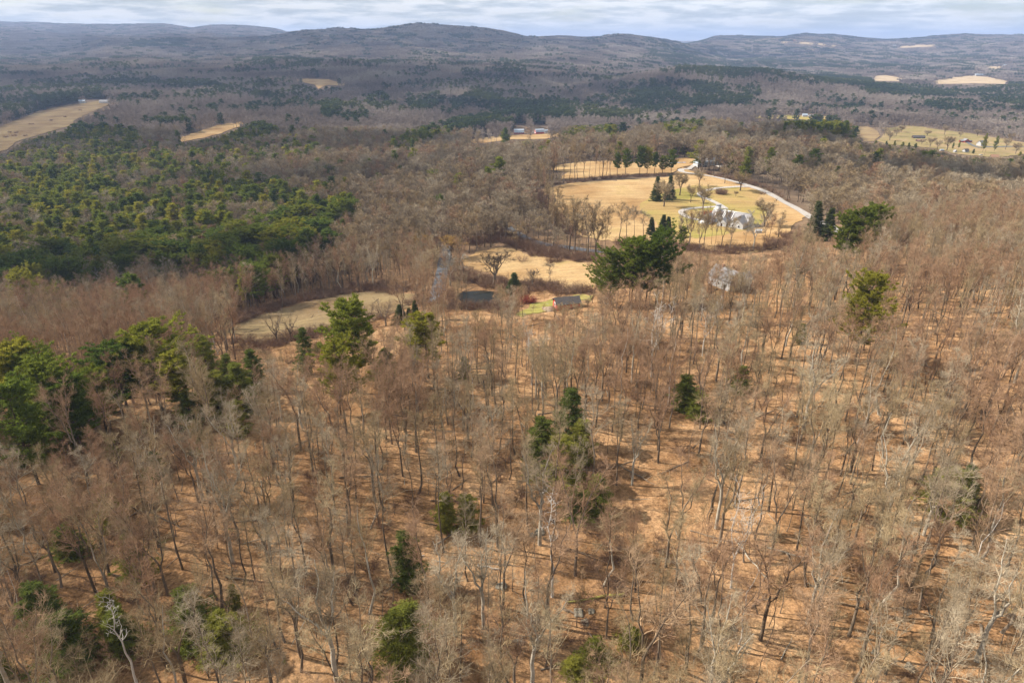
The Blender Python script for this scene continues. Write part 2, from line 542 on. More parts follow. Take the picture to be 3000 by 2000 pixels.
M['asphalt'] = simple_mat('old asphalt', (0.10, 0.105, 0.115), 0.85, 0.22, 0.35)
M['dirt'] = simple_mat('dirt', (0.34, 0.25, 0.17), 0.95, 0.25, 0.5)
M['white'] = simple_mat('white paint', (0.46, 0.46, 0.465), 0.6, 0.05, 1.5)
M['white_roof'] = simple_mat('pale shingles', (0.27, 0.26, 0.265), 0.8, 0.18, 1.8)
M['pale_wall'] = simple_mat('grey-white boards', (0.42, 0.43, 0.43), 0.7, 0.12, 1.2)
M['trim'] = simple_mat('white trim', (0.80, 0.80, 0.78), 0.5)
M['glass'] = simple_mat('window glass', (0.03, 0.035, 0.045), 0.08, spec=0.8)
M['panel'] = simple_mat('dark slate panel', (0.075, 0.06, 0.062), 0.5, 0.2, 3)
M['metal_roof'] = simple_mat('pale metal roof', (0.30, 0.35, 0.41), 0.45, 0.08, 0.8, 0.0, 0.5)
M['grey_roof'] = simple_mat('grey shingles', (0.20, 0.20, 0.21), 0.85, 0.25, 1.5)
M['dark_roof'] = simple_mat('dark shingles', (0.07, 0.062, 0.06), 0.85, 0.25, 1.5)
M['brown_roof'] = simple_mat('brown shingles', (0.27, 0.155, 0.10), 0.85, 0.25, 1.5)
M['red'] = simple_mat('barn red boards', (0.30, 0.035, 0.028), 0.8, 0.2, 1.5)
M['red_bright'] = simple_mat('sunlit red boards', (0.42, 0.075, 0.05), 0.8, 0.2, 1.5)  # barn red lightened, with the sun put into the colour
M['wood_dark'] = simple_mat('dark stained boards', (0.075, 0.045, 0.03), 0.8, 0.2, 1.5)
M['wood'] = simple_mat('weathered boards', (0.24, 0.18, 0.125), 0.85, 0.25, 1.5)
M['stone'] = simple_mat('lichen grey stone', (0.17, 0.15, 0.115), 0.95, 0.4, 1.2)
M['pool'] = simple_mat('blue pool cover', (0.10, 0.22, 0.46), 0.45, 0.2, 0.4)
M['cloud'] = simple_mat('cloud', (0.9, 0.9, 0.9), 1.0)


def water_mat():
    m, t = material('pond water')
    b = N(t, 'ShaderNodeBsdfPrincipled', inp={'Base Color': (0.012, 0.013, 0.010, 1), 'Roughness': 0.28, 'Specular IOR Level': 0.06})  # near-black base stands in for reflected dark woods; sky reflection kept weak
    geo = N(t, 'ShaderNodeNewGeometry')
    n = N(t, 'ShaderNodeTexNoise', inp={'Scale': 1.4, 'Detail': 3.0})
    t.links.new(geo.outputs['Position'], n.inputs['Vector'])
    bp = N(t, 'ShaderNodeBump', inp={'Strength': 0.06, 'Distance': 0.1})
    t.links.new(n.outputs['Fac'], bp.inputs['Height'])
    t.links.new(bp.outputs[0], b.inputs['Normal'])
    o = N(t, 'ShaderNodeOutputMaterial')
    t.links.new(b.outputs[0], o.inputs[0])
    return m


M['water'] = water_mat()


# ------------------------------------------------------------------ branches
def unit(a):
    return a / np.maximum(np.linalg.norm(a, axis=-1, keepdims=True), 1e-9)


def perp(d, rng):
    r = rng.normal(size=d.shape)
    r -= (r * d).sum(-1, keepdims=True) * d
    return unit(r)


def grow(P, R, count, t0, t1, ang, length, seg, up, wob, rscale, rng, tmin=0.35, tip=0.25):
    """children of polylines P (n,m,3) with radii R (n,m); returns (k,seg+1,3),(k,seg+1)"""
    n, m = P.shape[:2]
    idx = np.repeat(np.arange(n), count)
    k = len(idx)
    t = rng.uniform(t0, t1, k)
    f = t * (m - 1)
    i = np.minimum(f.astype(int), m - 2)
    w = (f - i)[:, None]
    base = P[idx, i] * (1 - w) + P[idx, i + 1] * w
    rad = R[idx, i] * (1 - w[:, 0]) + R[idx, i + 1] * w[:, 0]
    tan = unit(P[idx, i + 1] - P[idx, i])
    a = np.radians(rng.normal(ang, ang * 0.2, k))[:, None]
    d = np.cos(a) * tan + np.sin(a) * perp(tan, rng)
    plen = np.linalg.norm(np.diff(P, axis=1), axis=2).sum(1)[idx]
    ln = (length(t, plen, rng) if callable(length) else length * rng.uniform(0.7, 1.3, k))
    step = (ln / seg)[:, None]
    pts = [base]
    for s in range(seg):
        d = unit(d + np.array([0, 0, up]) + rng.normal(size=(k, 3)) * wob)
        pts.append(pts[-1] + d * step)
    C = np.stack(pts, 1)
    r0 = rad * rscale
    CR = r0[:, None] * np.linspace(1, tip, seg + 1)[None, :]
    return C, CR


def tubes(P, R, k):
    """closed-less prisms along polylines"""
    n, m = P.shape[:2]
    d = np.empty_like(P)
    d[:, 1:-1] = P[:, 2:] - P[:, :-2] if m > 2 else d[:, 1:-1]
    d[:, 0] = P[:, 1] - P[:, 0]
    d[:, -1] = P[:, -1] - P[:, -2]
    d = unit(d)
    ref = np.where(np.abs(d[..., 2:3]) > 0.9, np.array([1.0, 0, 0]), np.array([0, 0, 1.0]))
    a = unit(np.cross(d, ref))
    b = np.cross(d, a)
    th = np.arange(k) * math.tau / k
    V = P[:, :, None, :] + R[:, :, None, None] * (np.cos(th)[None, None, :, None] * a[:, :, None, :] + np.sin(th)[None, None, :, None] * b[:, :, None, :])
    base = (np.arange(n)[:, None, None] * m + np.arange(m - 1)[None, :, None]) * k
    j = np.arange(k)[None, None, :]
    j2 = (j + 1) % k
    Q = np.stack([base + j, base + j2, base + k + j2, base + k + j], -1).reshape(-1, 4)
    return V.reshape(-1, 3), Q


def ribbons(P, W, rng):
    """flat tapering twigs: one blade along each polyline"""
    n, m = P.shape[:2]
    d = unit(P[:, -1] - P[:, 0])
    s = perp(d, rng)[:, None, :]
    V = np.stack([P - s * W[:, :, None], P + s * W[:, :, None]], 2).reshape(-1, 3)
    base = (np.arange(n)[:, None] * m + np.arange(m - 1)[None, :]) * 2
    Q = np.stack([base, base + 1, base + 3, base + 2], -1).reshape(-1, 4)
    return V, Q


def leafs(C, D, ln, wd, rng):
    """single triangles from C along D"""
    s = perp(D, rng)
    n = len(C)
    V = np.stack([C - s * wd[:, None] * 0.5, C + s * wd[:, None] * 0.5, C + D * ln[:, None]], 1).reshape(-1, 3)
    T = np.arange(n * 3).reshape(-1, 3)
    return V, T


class Parts:
    def __init__(self):
        self.v, self.q, self.t, self.n = [], [], [], 0

    def addq(self, V, Q):
        self.v.append(V); self.q.append(Q + self.n); self.n += len(V)

    def addt(self, V, T):
        self.v.append(V); self.t.append(T + self.n); self.n += len(V)

    def arrays(self):
        V = np.concatenate(self.v) if self.v else np.zeros((0, 3))
        Q = np.concatenate(self.q) if self.q else np.zeros((0, 4), int)
        T = np.concatenate(self.t) if self.t else np.zeros((0, 3), int)
        return V, Q, T


class Form:
    """one kind of tree: the mesh of its trunk and limbs, the mesh of its twigs or needles, and both in one for the mass of the wood"""
    def __init__(self, name, A, B, ma, mb, H, look='', part='crown'):
        self.H, self.look, self.part, self.name = H, look, part, name
        va, qa, ta = A.arrays()
        vb, qb, tb = B.arrays()
        self.a = mesh_np(name + '_trunk', va, qa, ta, [ma])
        self.b = mesh_np(name + '_' + part, vb, qb, tb, [mb]) if len(vb) else None
        self.arr = (va, qa, ta, vb, qb, tb, ma, mb)
        self._j = None

    @property
    def joined(self):
        if self._j is None:
            va, qa, ta, vb, qb, tb, ma, mb = self.arr
            V = np.concatenate([va, vb])
            Q = np.concatenate([qa, qb + len(va)])
            T = np.concatenate([ta, tb + len(va)])
            mi = np.concatenate([np.zeros(len(qa)), np.ones(len(qb)), np.zeros(len(ta)), np.ones(len(tb))])
            self._j = mesh_np(self.name, V, Q, T, [ma, mb], mi)
        return self._j


def leader(H, lean, wob, n, rng, start=(0, 0, 0), az=None):
    az = rng.uniform(0, math.tau) if az is None else az
    d = np.array([math.cos(az) * lean, math.sin(az) * lean, 1.0])
    pts = [np.array(start, float)]
    for i in range(n):
        dd = d + rng.normal(size=3) * wob * np.array([1, 1, 0.2])
        pts.append(pts[-1] + dd / np.linalg.norm(dd) * H / n)
    return np.array(pts)


def bare_form(name, seed, H=19, rad=0.17, clear=0.42, forks=0, spread=0.33, limbs=13, mats=('bark', 'twig_grey'), lod=0, gnarl=0.1, lean=0.03,
              look='', dens=1.0, droop=0.0, tw=1.0):
    rng = np.random.default_rng(seed)
    A, B = Parts(), Parts()
    stems, radii = [], []
    seg = 8 if lod < 2 else 4
    if forks:
        fh = H * rng.uniform(0.25, 0.4) if lod < 2 else H * 0.3
        tr = leader(fh, lean, 0.05, 4, rng)
        A.addq(*tubes(tr[None], np.linspace(rad * 1.25, rad * 0.95, 5)[None], 6 if lod < 2 else 3))
        for f in range(forks):
            az = f * math.tau / forks + rng.uniform(-0.5, 0.5)
            st = leader((H - fh) * rng.uniform(0.85, 1.0), rng.uniform(0.22, 0.42), 0.13 + gnarl * 0.5, seg, rng, tr[-1] - np.array([0, 0, 0.1]), az)
            k = np.linspace(0, 1, seg + 1)
            st[:, 2] += (k ** 1.6) * 0.0
            stems.append(st); radii.append(np.linspace(rad * 0.75, rad * 0.12, seg + 1))
        t0 = 0.12
    else:
        st = leader(H * 0.95, lean, 0.06 + gnarl * 0.5, seg, rng)
        r = rad * (1.0 - 0.9 * np.linspace(0, 1, seg + 1) ** 1.1)
        r[0] *= 1.25
        stems.append(st); radii.append(r)
        t0 = clear
    P, R = np.stack(stems), np.stack(radii)
    A.addq(*tubes(P, R, {0: 6, 1: 4, 2: 3}[lod]))
    Lmax = H * spread
    n1 = int(limbs / max(1, forks * 0.55))

    def len1(t, pl, r):
        s = np.clip((t - t0) / (1 - t0), 0, 1)
        return Lmax * (1.0 - 0.62 * s) * (0.55 + 0.45 * np.minimum(1, s * 5)) * r.uniform(0.7, 1.2, len(t))
    P1, R1 = grow(P, R, n1, t0, 0.97, 44, len1, 5 if lod == 0 else 3, 0.17 - droop, 0.12 + gnarl, 0.55, rng)
    R1 = np.maximum(R1 * 1.15, 0.024)
    if lod == 0:
        B.addq(*tubes(P1, R1, 4))
        S2 = np.concatenate([P1, P[:, -6:]])
        RR = np.concatenate([R1, R[:, -6:]])
        P2, R2 = grow(S2, RR, int(7 * dens), 0.2, 1.0, 42, lambda t, pl, r: pl * 0.42 * (1.15 - 0.6 * t) * r.uniform(0.6, 1.25, len(t)), 3, 0.14 - droop * 2, 0.16 + gnarl, 0.6, rng)
        B.addq(*tubes(P2, np.maximum(R2, 0.0125 * tw), 3))
        P3, R3 = grow(P2, R2, int(6 * dens), 0.15, 1.0, 40, lambda t, pl, r: np.clip(pl * 0.5, 0.5, 1.3) * r.uniform(0.6, 1.3, len(t)), 2, 0.12 - droop * 3, 0.18, 0.6, rng)
        B.addq(*ribbons(P3, np.maximum(R3, 0.0088 * tw), rng))
        P4, R4 = grow(P3, R3, int(3.4 * dens), 0.2, 1.0, 38, 0.55, 1, 0.1 - droop * 3, 0.2, 0.6, rng)
        B.addt(*leafs(P4[:, 0], unit(P4[:, 1] - P4[:, 0]), np.linalg.norm(P4[:, 1] - P4[:, 0], axis=1), np.full(len(P4), 0.015 * tw), rng))
    elif lod == 1:
        A.addq(*tubes(P1, np.maximum(R1, 0.035), 3))
        P2, R2 = grow(P1, R1, 7, 0.2, 1.0, 44, lambda t, pl, r: pl * 0.45 * r.uniform(0.6, 1.2, len(t)), 2, 0.14 - droop, 0.2, 0.6, rng)
        B.addq(*ribbons(P2, np.maximum(R2, 0.03 * tw), rng))
        P3, R3 = grow(P2, R2, 8, 0.15, 1.0, 42, 1.25, 1, 0.12 - droop * 2, 0.2, 0.6, rng)
        B.addt(*leafs(P3[:, 0], unit(P3[:, 1] - P3[:, 0]), np.linalg.norm(P3[:, 1] - P3[:, 0], axis=1), np.full(len(P3), 0.085 * tw), rng))
    else:
        P2, R2 = grow(P1, R1, 9, 0.1, 1.0, 46, 2.3, 1, 0.15, 0.2, 0.6, rng)
        B.addt(*leafs(P2[:, 0], unit(P2[:, 1] - P2[:, 0]), np.linalg.norm(P2[:, 1] - P2[:, 0], axis=1), np.full(len(P2), 0.42 * tw), rng))
        B.addt(*leafs(P1[:, 0], unit(P1[:, -1] - P1[:, 0]), np.linalg.norm(P1[:, -1] - P1[:, 0], axis=1), np.full(len(P1), 0.25), rng))
    return Form(name, A, B, M[mats[0]], M[mats[1]], H, look)


def conifer_form(name, seed, H=20, kind='pine', lod=0, look='', base=0.3, width=0.27, mat=None, leaders=1):
    """whorls of boughs, each set with sprays of needles"""
    rng = np.random.default_rng(seed)
    A, B = Parts(), Parts()
    rad = H * 0.014
    tr = leader(H, 0.015, 0.03, 8, rng)[None]
    rr = np.linspace(rad, rad * 0.12, 9)[None]
    A.addq(*tubes(tr, rr, {0: 6, 1: 4, 2: 3}[lod]))
    # bough bases
    per = {0: 5, 1: 5, 2: 4}[lod]
    if kind == 'pine':
        gap = {0: 0.5, 1: 0.8, 2: 1.8}[lod]
    else:
        gap = {0: 0.42, 1: 0.75, 2: 1.6}[lod]
    hs = np.arange(base * H, H * 0.985, gap)
    hs = np.repeat(hs, per) + rng.uniform(-gap * 0.4, gap * 0.4, len(hs) * per)
    s = np.clip((hs - base * H) / (H * (1 - base)), 0, 1)
    if kind == 'pine':
        lobes = 1.0 + 0.28 * np.sin(hs * 1.3 + seed)
        L = H * width * (0.25 * (lod == 0) + 0.1 + (0.9 - 0.25 * (lod == 0)) * (1 - s) ** (0.62 if lod == 0 else 0.8)) * np.minimum(1, 0.45 + s * 3.2) * lobes * rng.uniform(0.55, 1.15, len(hs))
        keep = rng.random(len(hs)) > 0.05 + 0.18 * (1 - s) ** 2
        slope = rng.normal(0.12, 0.12, len(hs)) + 0.35 * s
        curl = 0.16
    elif kind == 'hemlock':
        L = H * width * (0.10 + 0.9 * (1 - s) ** 0.6) * np.minimum(1, 0.5 + s * 2.5) * rng.uniform(0.5, 1.15, len(hs)) * (1 + 0.25 * np.sin(hs * 1.7 + seed))
        keep = rng.random(len(hs)) > 0.2
        slope = rng.normal(0.05, 0.2, len(hs)) + 0.25 * s
        curl = -0.08
    else:
        L = H * width * (0.05 + 0.95 * (1 - s)) * rng.uniform(0.8, 1.1, len(hs))
        keep = rng.random(len(hs)) > 0.03
        slope = rng.normal(-0.22, 0.08, len(hs)) + 0.35 * s
        curl = 0.08
    az = rng.uniform(0, math.tau, len(hs))
    if kind == 'pine':       # uneven sides
        side = 1 + 0.30 * np.cos(az - seed) * (rng.random() * 0.6 + 0.4)
        L = L * side
    hs, L, slope, az = hs[keep], np.maximum(L[keep], 0.35), slope[keep], az[keep]
    f = np.clip(hs / H * 8, 0, 7.999)
    i = f.astype(int)
    c0 = tr[0][i] * (1 - (f - i))[:, None] + tr[0][i + 1] * (f - i)[:, None]
    seg = {0: 4, 1: 3, 2: 2}[lod]
    d = np.stack([np.cos(az), np.sin(az), slope], 1)
    d = unit(d)
    pts = [c0]
    for k in range(seg):
        pts.append(pts[-1] + d * (L / seg)[:, None])
        d = unit(d + np.array([0, 0, curl]) + rng.normal(size=d.shape) * 0.08)
    Pb = np.stack(pts, 1)
    Rb = np.linspace(1, 0.25, seg + 1)[None, :] * (0.018 + 0.008 * L)[:, None]
    if lod < 2:
        A.addq(*tubes(Pb, Rb * (1 if lod == 0 else 1.5), 3))
    # sprays
    ns = {0: 20 if kind == 'pine' else 18, 1: 11, 2: 5}[lod]
    nb = len(hs)
    idx = np.repeat(np.arange(nb), np.maximum(2, (ns * (0.4 + 0.6 * L / L.max())).astype(int)))
    t = rng.uniform(0.22 if kind == 'pine' else 0.12, 1.0, len(idx)) ** 0.8
    f = t * seg
    i = np.minimum(f.astype(int), seg - 1)
    w = (f - i)[:, None]
    c = Pb[idx, i] * (1 - w) + Pb[idx, i + 1] * w
    bd = unit(Pb[idx, i + 1] - Pb[idx, i])
    lat = unit(np.cross(bd, np.array([0, 0, 1.0])))
    off = rng.normal(0, 1, len(idx))[:, None] * lat * (L[idx] * (1.05 - t) * 0.30 + 0.12)[:, None]
    c = c + off
    c[:, 2] += rng.normal(0, 0.08, len(c)) + (0.0 if kind == 'pine' else -0.05) * np.abs(off).sum(1)
    sd = unit(bd + off * 0.6 / (L[idx] * 0.3 + 0.1)[:, None])
    nn = {0: 12 if kind == 'pine' else 11, 1: 5, 2: 3}[lod]
    k2 = np.repeat(np.arange(len(c)), nn)
    size = {0: (0.58, 0.20), 1: (0.95, 0.42), 2: (1.9, 1.3)}[lod]
    if kind != 'pine':
        size = {0: (0.46, 0.13), 1: (0.75, 0.32), 2: (1.5, 0.9)}[lod]
    upv = 0.55 if kind == 'pine' else -0.1
    D = unit(sd[k2] * 0.9 + rng.normal(size=(len(k2), 3)) * 0.75 * np.array([1, 1, 0.55]) + np.array([0, 0, upv]))
    C = c[k2] + rng.normal(size=(len(k2), 3)) * np.array([0.16, 0.16, 0.07]) * (1 + lod)
    ln = size[0] * rng.uniform(0.6, 1.3, len(k2))
    B.addt(*leafs(C, D, ln, size[1] * rng.uniform(0.7, 1.4, len(k2)), rng))
    m = mat or {'pine': 'needle_pine', 'hemlock': 'needle_hemlock', 'spruce': 'needle_spruce'}[kind]
    return Form(name, A, B, M['bark_pine'], M[m], H, look)


def brush_form(name, seed, r=2.2, h=1.8, n=26, mat='brush', w=0.05, lod=0):
    rng = np.random.default_rng(seed)
    A, B = Parts(), Parts()
    az = rng.uniform(0, math.tau, n)
    rr = r * 0.35 * np.sqrt(rng.random(n))
    P = np.stack([rr * np.cos(az), rr * np.sin(az), np.full(n, -0.1)], 1)
    d = unit(np.stack([np.cos(az) * 0.8, np.sin(az) * 0.8, rng.uniform(0.6, 1.6, n)], 1))
    pts = [P]
    for i in range(3):
        pts.append(pts[-1] + d * h / 2.6)
        d = unit(d + rng.normal(size=d.shape) * 0.25 + np.array([0, 0, -0.06]))
    Ps = np.stack(pts, 1)
    Rs = np.linspace(0.03, 0.012, 4)[None, :] * np.ones((n, 1))
    A.addq(*tubes(Ps, Rs, 3))
    P2, R2 = grow(Ps, Rs, 9, 0.2, 1.0, 45, h * 0.42, 1, 0.02, 0.3, 0.6, rng)
    B.addt(*leafs(P2[:, 0], unit(P2[:, 1] - P2[:, 0]), np.linalg.norm(P2[:, 1] - P2[:, 0], axis=1), np.full(len(P2), w), rng))
    P3, R3 = grow(P2, R2, 2, 0.2, 1.0, 45, h * 0.25, 1, 0.0, 0.3, 0.6, rng)
    B.addt(*leafs(P3[:, 0], unit(P3[:, 1] - P3[:, 0]), np.linalg.norm(P3[:, 1] - P3[:, 0], axis=1), np.full(len(P3), w), rng))
    return Form(name, A, B, M['brush'], M[mat], h, '')

# ------------------------------------------------------------------ the map read from the photograph (photo columns and rows)
MAIN_FIELD = [(1570, 560), (1640, 545), (1700, 534), (1800, 530), (1950, 520), (1985, 505), (1998, 492), (2040, 505), (2120, 522), (2200, 545), (2290, 585), (2365, 632), (2330, 655), (2310, 690), (2290, 720),
              (2200, 742), (2080, 735), (1990, 722), (1900, 712), (1800, 712), (1740, 700), (1690, 690), (1640, 655), (1600, 610)]
LAWN = [(1870, 600), (1905, 580), (1960, 560), (2030, 545), (2095, 548), (2180, 552), (2240, 560), (2215, 585), (2250, 620), (2240, 650), (2210, 668), (2120, 690), (2030, 700), (1930, 660), (1880, 625)]
UPPER_FIELD = [(1556, 497), (1640, 483), (1700, 475), (1775, 472), (1850, 478), (1960, 470), (2010, 463), (2050, 470), (2040, 484), (2000, 490), (1960, 508), (1870, 512), (1780, 518), (1700, 524), (1640, 528), (1660, 505), (1600, 500)]
LOWER_FIELD = [(1352, 760), (1400, 738), (1470, 722), (1550, 745), (1640, 760), (1740, 775), (1762, 800), (1765, 822), (1740, 850), (1650, 846), (1560, 832), (1480, 815), (1420, 800), (1360, 782)]
LEFT_FIELD = [(665, 965), (740, 930), (860, 895), (960, 868), (1060, 856), (1130, 852), (1195, 862), (1235, 880), (1180, 905), (1110, 935), (1020, 960), (900, 985), (790, 1012), (700, 1000)]
SMALL_LAWN = [(1515, 920), (1560, 890), (1620, 876), (1700, 864), (1740, 868), (1735, 882), (1690, 880), (1650, 890), (1620, 900), (1570, 918), (1520, 930)]
POND = [(1358, 850), (1405, 842), (1440, 848), (1438, 874), (1412, 890), (1385, 886), (1360, 868)]
FAR_LEFT = [(-40, 385), (30, 360), (120, 325), (200, 308), (290, 297), (322, 300), (300, 318), (230, 345), (200, 372), (120, 395), (60, 412), (20, 440), (-40, 460)]
MID_HAY = [(505, 416), (550, 396), (640, 368), (710, 356), (712, 366), (650, 392), (580, 408), (530, 418)]
RIDGE_HAY = [(855, 234), (900, 232), (960, 234), (1010, 248), (1015, 254), (960, 250), (930, 262), (925, 250), (880, 240)]
BARN_HAY = [(1365, 412), (1450, 400), (1530, 396), (1640, 392), (1650, 400), (1600, 408), (1500, 410), (1420, 420), (1380, 420)]
RIGHT_LAWN = [(2600, 376), (2640, 368), (2700, 372), (2760, 382), (2840, 392), (2900, 402), (3040, 425), (3040, 448), (2960, 458), (2900, 462), (2800, 452), (2740, 436), (2680, 430), (2610, 425), (2570, 415), (2585, 395)]
RIGHT_HAY = [(2490, 372), (2540, 370), (2570, 385), (2580, 400), (2560, 414), (2530, 415), (2500, 392)]
HOUSE_LAWN = [(2200, 340), (2300, 338), (2420, 342), (2470, 352), (2420, 354), (2300, 350), (2210, 348)]
STRIP_R = [(2150, 362), (2200, 366), (2290, 368), (2285, 376), (2200, 376), (2150, 370)]
STRIP_B = [(1770, 382), (1830, 372), (1860, 364), (1862, 370), (1830, 382), (1790, 390)]
YELLOW_HAY = [(2540, 224), (2590, 221), (2650, 232), (2640, 240), (2560, 238)]
PALE_HAY = [(2700, 244), (2790, 228), (2840, 222), (2900, 228), (2970, 242), (2960, 248), (2850, 246), (2760, 248)]
PALE_HAY2 = [(2860, 202), (2900, 196), (2945, 194), (2950, 200), (2900, 206)]
HILL1 = [(2275, 125), (2330, 122), (2400, 128), (2475, 138), (2470, 142), (2400, 134), (2320, 129)]
HILL2 = [(2325, 148), (2380, 147), (2400, 150), (2340, 152)]
HILL3 = [(2610, 140), (2680, 133), (2790, 132), (2780, 136), (2690, 140), (2630, 143)]
HILL4 = [(1425, 108), (1460, 110), (1500, 116), (1490, 119), (1450, 113)]
HILL5 = [(1113, 90), (1150, 91), (1145, 94), (1115, 93)]

FIELDS = [   # polygon, material, name, stands trees off
    (MAIN_FIELD, 'hay', 1), (UPPER_FIELD, 'hay', 1), (LOWER_FIELD, 'hay', 1), (LEFT_FIELD, 'hay_dull', 1), (SMALL_LAWN, 'lawn_green', 1),
    (FAR_LEFT, 'hay_dull', 1), (MID_HAY, 'hay', 1), (RIDGE_HAY, 'hay', 1), (BARN_HAY, 'hay', 1), (RIGHT_LAWN, 'meadow', 1), (RIGHT_HAY, 'hay_dull', 1), (HOUSE_LAWN, 'lawn', 1), (STRIP_R, 'hay', 1), (STRIP_B, 'hay', 1),
    (YELLOW_HAY, 'hay_pale', 1), (PALE_HAY, 'hay_pale', 1), (PALE_HAY2, 'hay_pale', 1), (HILL1, 'hay_pale', 1), (HILL2, 'hay_pale', 1), (HILL3, 'hay_pale', 1), (HILL4, 'hay', 1), (HILL5, 'hay', 1)]
# far boundary / near boundary of footprints run a little past the visible outline

DRIVE = [(2022, 497), (1997, 497), (2000, 505), (2040, 511), (2100, 521), (2150, 533), (2200, 548), (2260, 572), (2310, 600), (2350, 622), (2378, 640), (2440, 668), (2475, 690)]
LOOP = [(2200, 548), (2150, 549), (2095, 554), (2055, 564), (2052, 574), (2085, 590), (2115, 606), (2125, 614)]
CIRCLE = [(2110, 607), (2070, 609), (2030, 612), (2000, 618), (1998, 628), (2020, 640), (2060, 648), (2095, 648)]
LOWROAD = [(1462, 648), (1490, 668), (1530, 694), (1580, 712), (1640, 722), (1700, 731), (1760, 738), (1830, 744), (1960, 752)]
LEFTROAD = [(1312, 715), (1305, 745), (1298, 780), (1290, 820), (1282, 855), (1275, 885)]
RROAD = [(2880, 432), (2920, 432), (2970, 431), (3060, 436)]
RDRIVE = [(2832, 417), (2850, 428), (2875, 436)]
TOPDRIVE = [(2075, 462), (2050, 476), (2030, 488), (2018, 497)]

CW, CH = 4, 4


def pip(poly, X, Y):
    inside = np.zeros(X.shape, bool)
    n = len(poly)
    for i in range(n):
        x0, y0 = poly[i]
        x1, y1 = poly[(i + 1) % n]
        c = ((y0 > Y) != (y1 > Y))
        with np.errstate(divide='ignore', invalid='ignore'):
            xi = (x1 - x0) * (Y - y0) / (y1 - y0 + 1e-12) + x0
        inside ^= c & (X < xi)
    return inside


MX0, MY0 = -400, 0
GX, GY = np.meshgrid(np.arange(MX0, 3400, CW) + 2, np.arange(MY0, 2200, CH) + 2)
CLEAR = np.zeros(GX.shape, bool)
for poly, mat, c in FIELDS:
    CLEAR |= pip(poly, GX, GY)
CLEAR |= pip(POND, GX, GY)


def clear_line(pts, w):
    for (x0, y0), (x1, y1) in zip(pts[:-1], pts[1:]):
        n = int(max(abs(x1 - x0), abs(y1 - y0)) / 2) + 1
        for t in np.linspace(0, 1, n):
            cx, cy_ = x0 + (x1 - x0) * t, y0 + (y1 - y0) * t
            i, j = int((cy_ - MY0) / CH), int((cx - MX0) / CW)
            k = int(w / CW)
            CLEAR[max(0, i - k):i + k + 1, max(0, j - k):j + k + 1] = True


clear_line(DRIVE[:-2], 4); clear_line(LOWROAD[2:-1], 4); clear_line(LEFTROAD, 10)
for bx in [(2090, 600, 2215, 680), (1965, 465, 2015, 480), (1500, 368, 1545, 392), (1560, 366, 1606, 392), (2345, 330, 2375, 344), (225, 293, 345, 306), (775, 266, 800, 278), (762, 224, 790, 230),
           (2100, 800, 2122, 825), (1774, 872, 1790, 884), (2400, 650, 2480, 690), (2600, 210, 2622, 222), (2855, 212, 2890, 222)]:
    CLEAR |= (GX > bx[0]) & (GX < bx[2]) & (GY > bx[1]) & (GY < bx[3])

CON = np.full(GX.shape, 0.035)       # share of conifers among the trees
CON[(GY > 520) & (GX > 1000)] = 0.0
CON[GY <= 520] = 0.05
CON[GY < 330] = 0.10
CON[(GX < 700) & (GY > 1200)] = 0.1


def paint(poly, v):
    CON[pip(poly, GX, GY)] = v


def box(x0, y0, x1, y1, v):
    CON[(GX > x0) & (GX < x1) & (GY > y0) & (GY < y1)] = v


paint([(-400, 500), (100, 500), (250, 470), (480, 480), (650, 500), (850, 555), (1050, 590), (1010, 660), (900, 720), (760, 800), (560, 800), (400, 770), (180, 830), (-400, 880)], 0.82)
paint([(300, 510), (560, 500), (620, 540), (520, 560), (330, 550)], 0.25)
paint([(620, 600), (800, 590), (860, 640), (700, 660)], 0.55)
paint([(10, 440), (300, 425), (600, 445), (930, 425), (940, 455), (600, 485), (300, 470), (10, 480)], 0.5)
paint([(70, 400), (150, 385), (260, 372), (400, 385), (415, 415), (360, 440), (200, 430), (70, 425)], 0.9)
paint([(510, 425), (540, 402), (640, 385), (780, 362), (812, 385), (780, 410), (640, 422), (560, 432)], 0.85)
paint([(420, 355), (500, 335), (600, 340), (690, 330), (690, 345), (520, 362)], 0.5)
paint([(740, 262), (760, 228), (850, 235), (880, 262), (820, 288), (740, 285)], 0.35)
paint([(940, 300), (1000, 300), (1000, 340), (945, 345)], 0.8)
paint([(1020, 330), (1070, 320), (1110, 350), (1060, 370), (1015, 360)], 0.6)
paint([(1060, 280), (1130, 276), (1145, 315), (1090, 320)], 0.7)
paint([(1190, 282), (1290, 275), (1300, 300), (1250, 325), (1195, 310)], 0.8)
paint([(1320, 300), (1400, 265), (1520, 268), (1680, 260), (1700, 330), (1560, 340), (1420, 335), (1330, 318)], 0.55)
paint([(1150, 425), (1230, 385), (1330, 352), (1450, 335), (1680, 328), (1690, 345), (1560, 352), (1400, 368), (1320, 395), (1240, 420), (1160, 440)], 0.9)
paint([(1700, 330), (1720, 290), (1850, 258), (2000, 240), (2220, 236), (2230, 275), (2180, 305), (2000, 315), (1900, 335), (1780, 355)], 0.72)
paint([(1980, 196), (2100, 192), (2280, 205), (2350, 226), (2330, 246), (2200, 236), (2050, 222), (1980, 214)], 0.97)
paint([(2340, 222), (2480, 226), (2600, 236), (2590, 256), (2420, 246), (2340, 240)], 0.85)
paint([(2530, 250), (2700, 245), (2870, 258), (2880, 285), (2700, 282), (2540, 275)], 0.55)
paint([(2850, 275), (2900, 245), (3400, 235), (3400, 300), (2900, 300)], 0.7)
paint([(2700, 300), (2840, 295), (3400, 310), (3400, 345), (2760, 335)], 0.45)
paint([(250, 245), (360, 234), (620, 236), (640, 250), (520, 262), (300, 262)], 0.6); paint([(-400, 255), (150, 245), (330, 250), (290, 285), (60, 330), (-400, 340)], 0.55); box(-400, 205, 200, 222, 0.25)
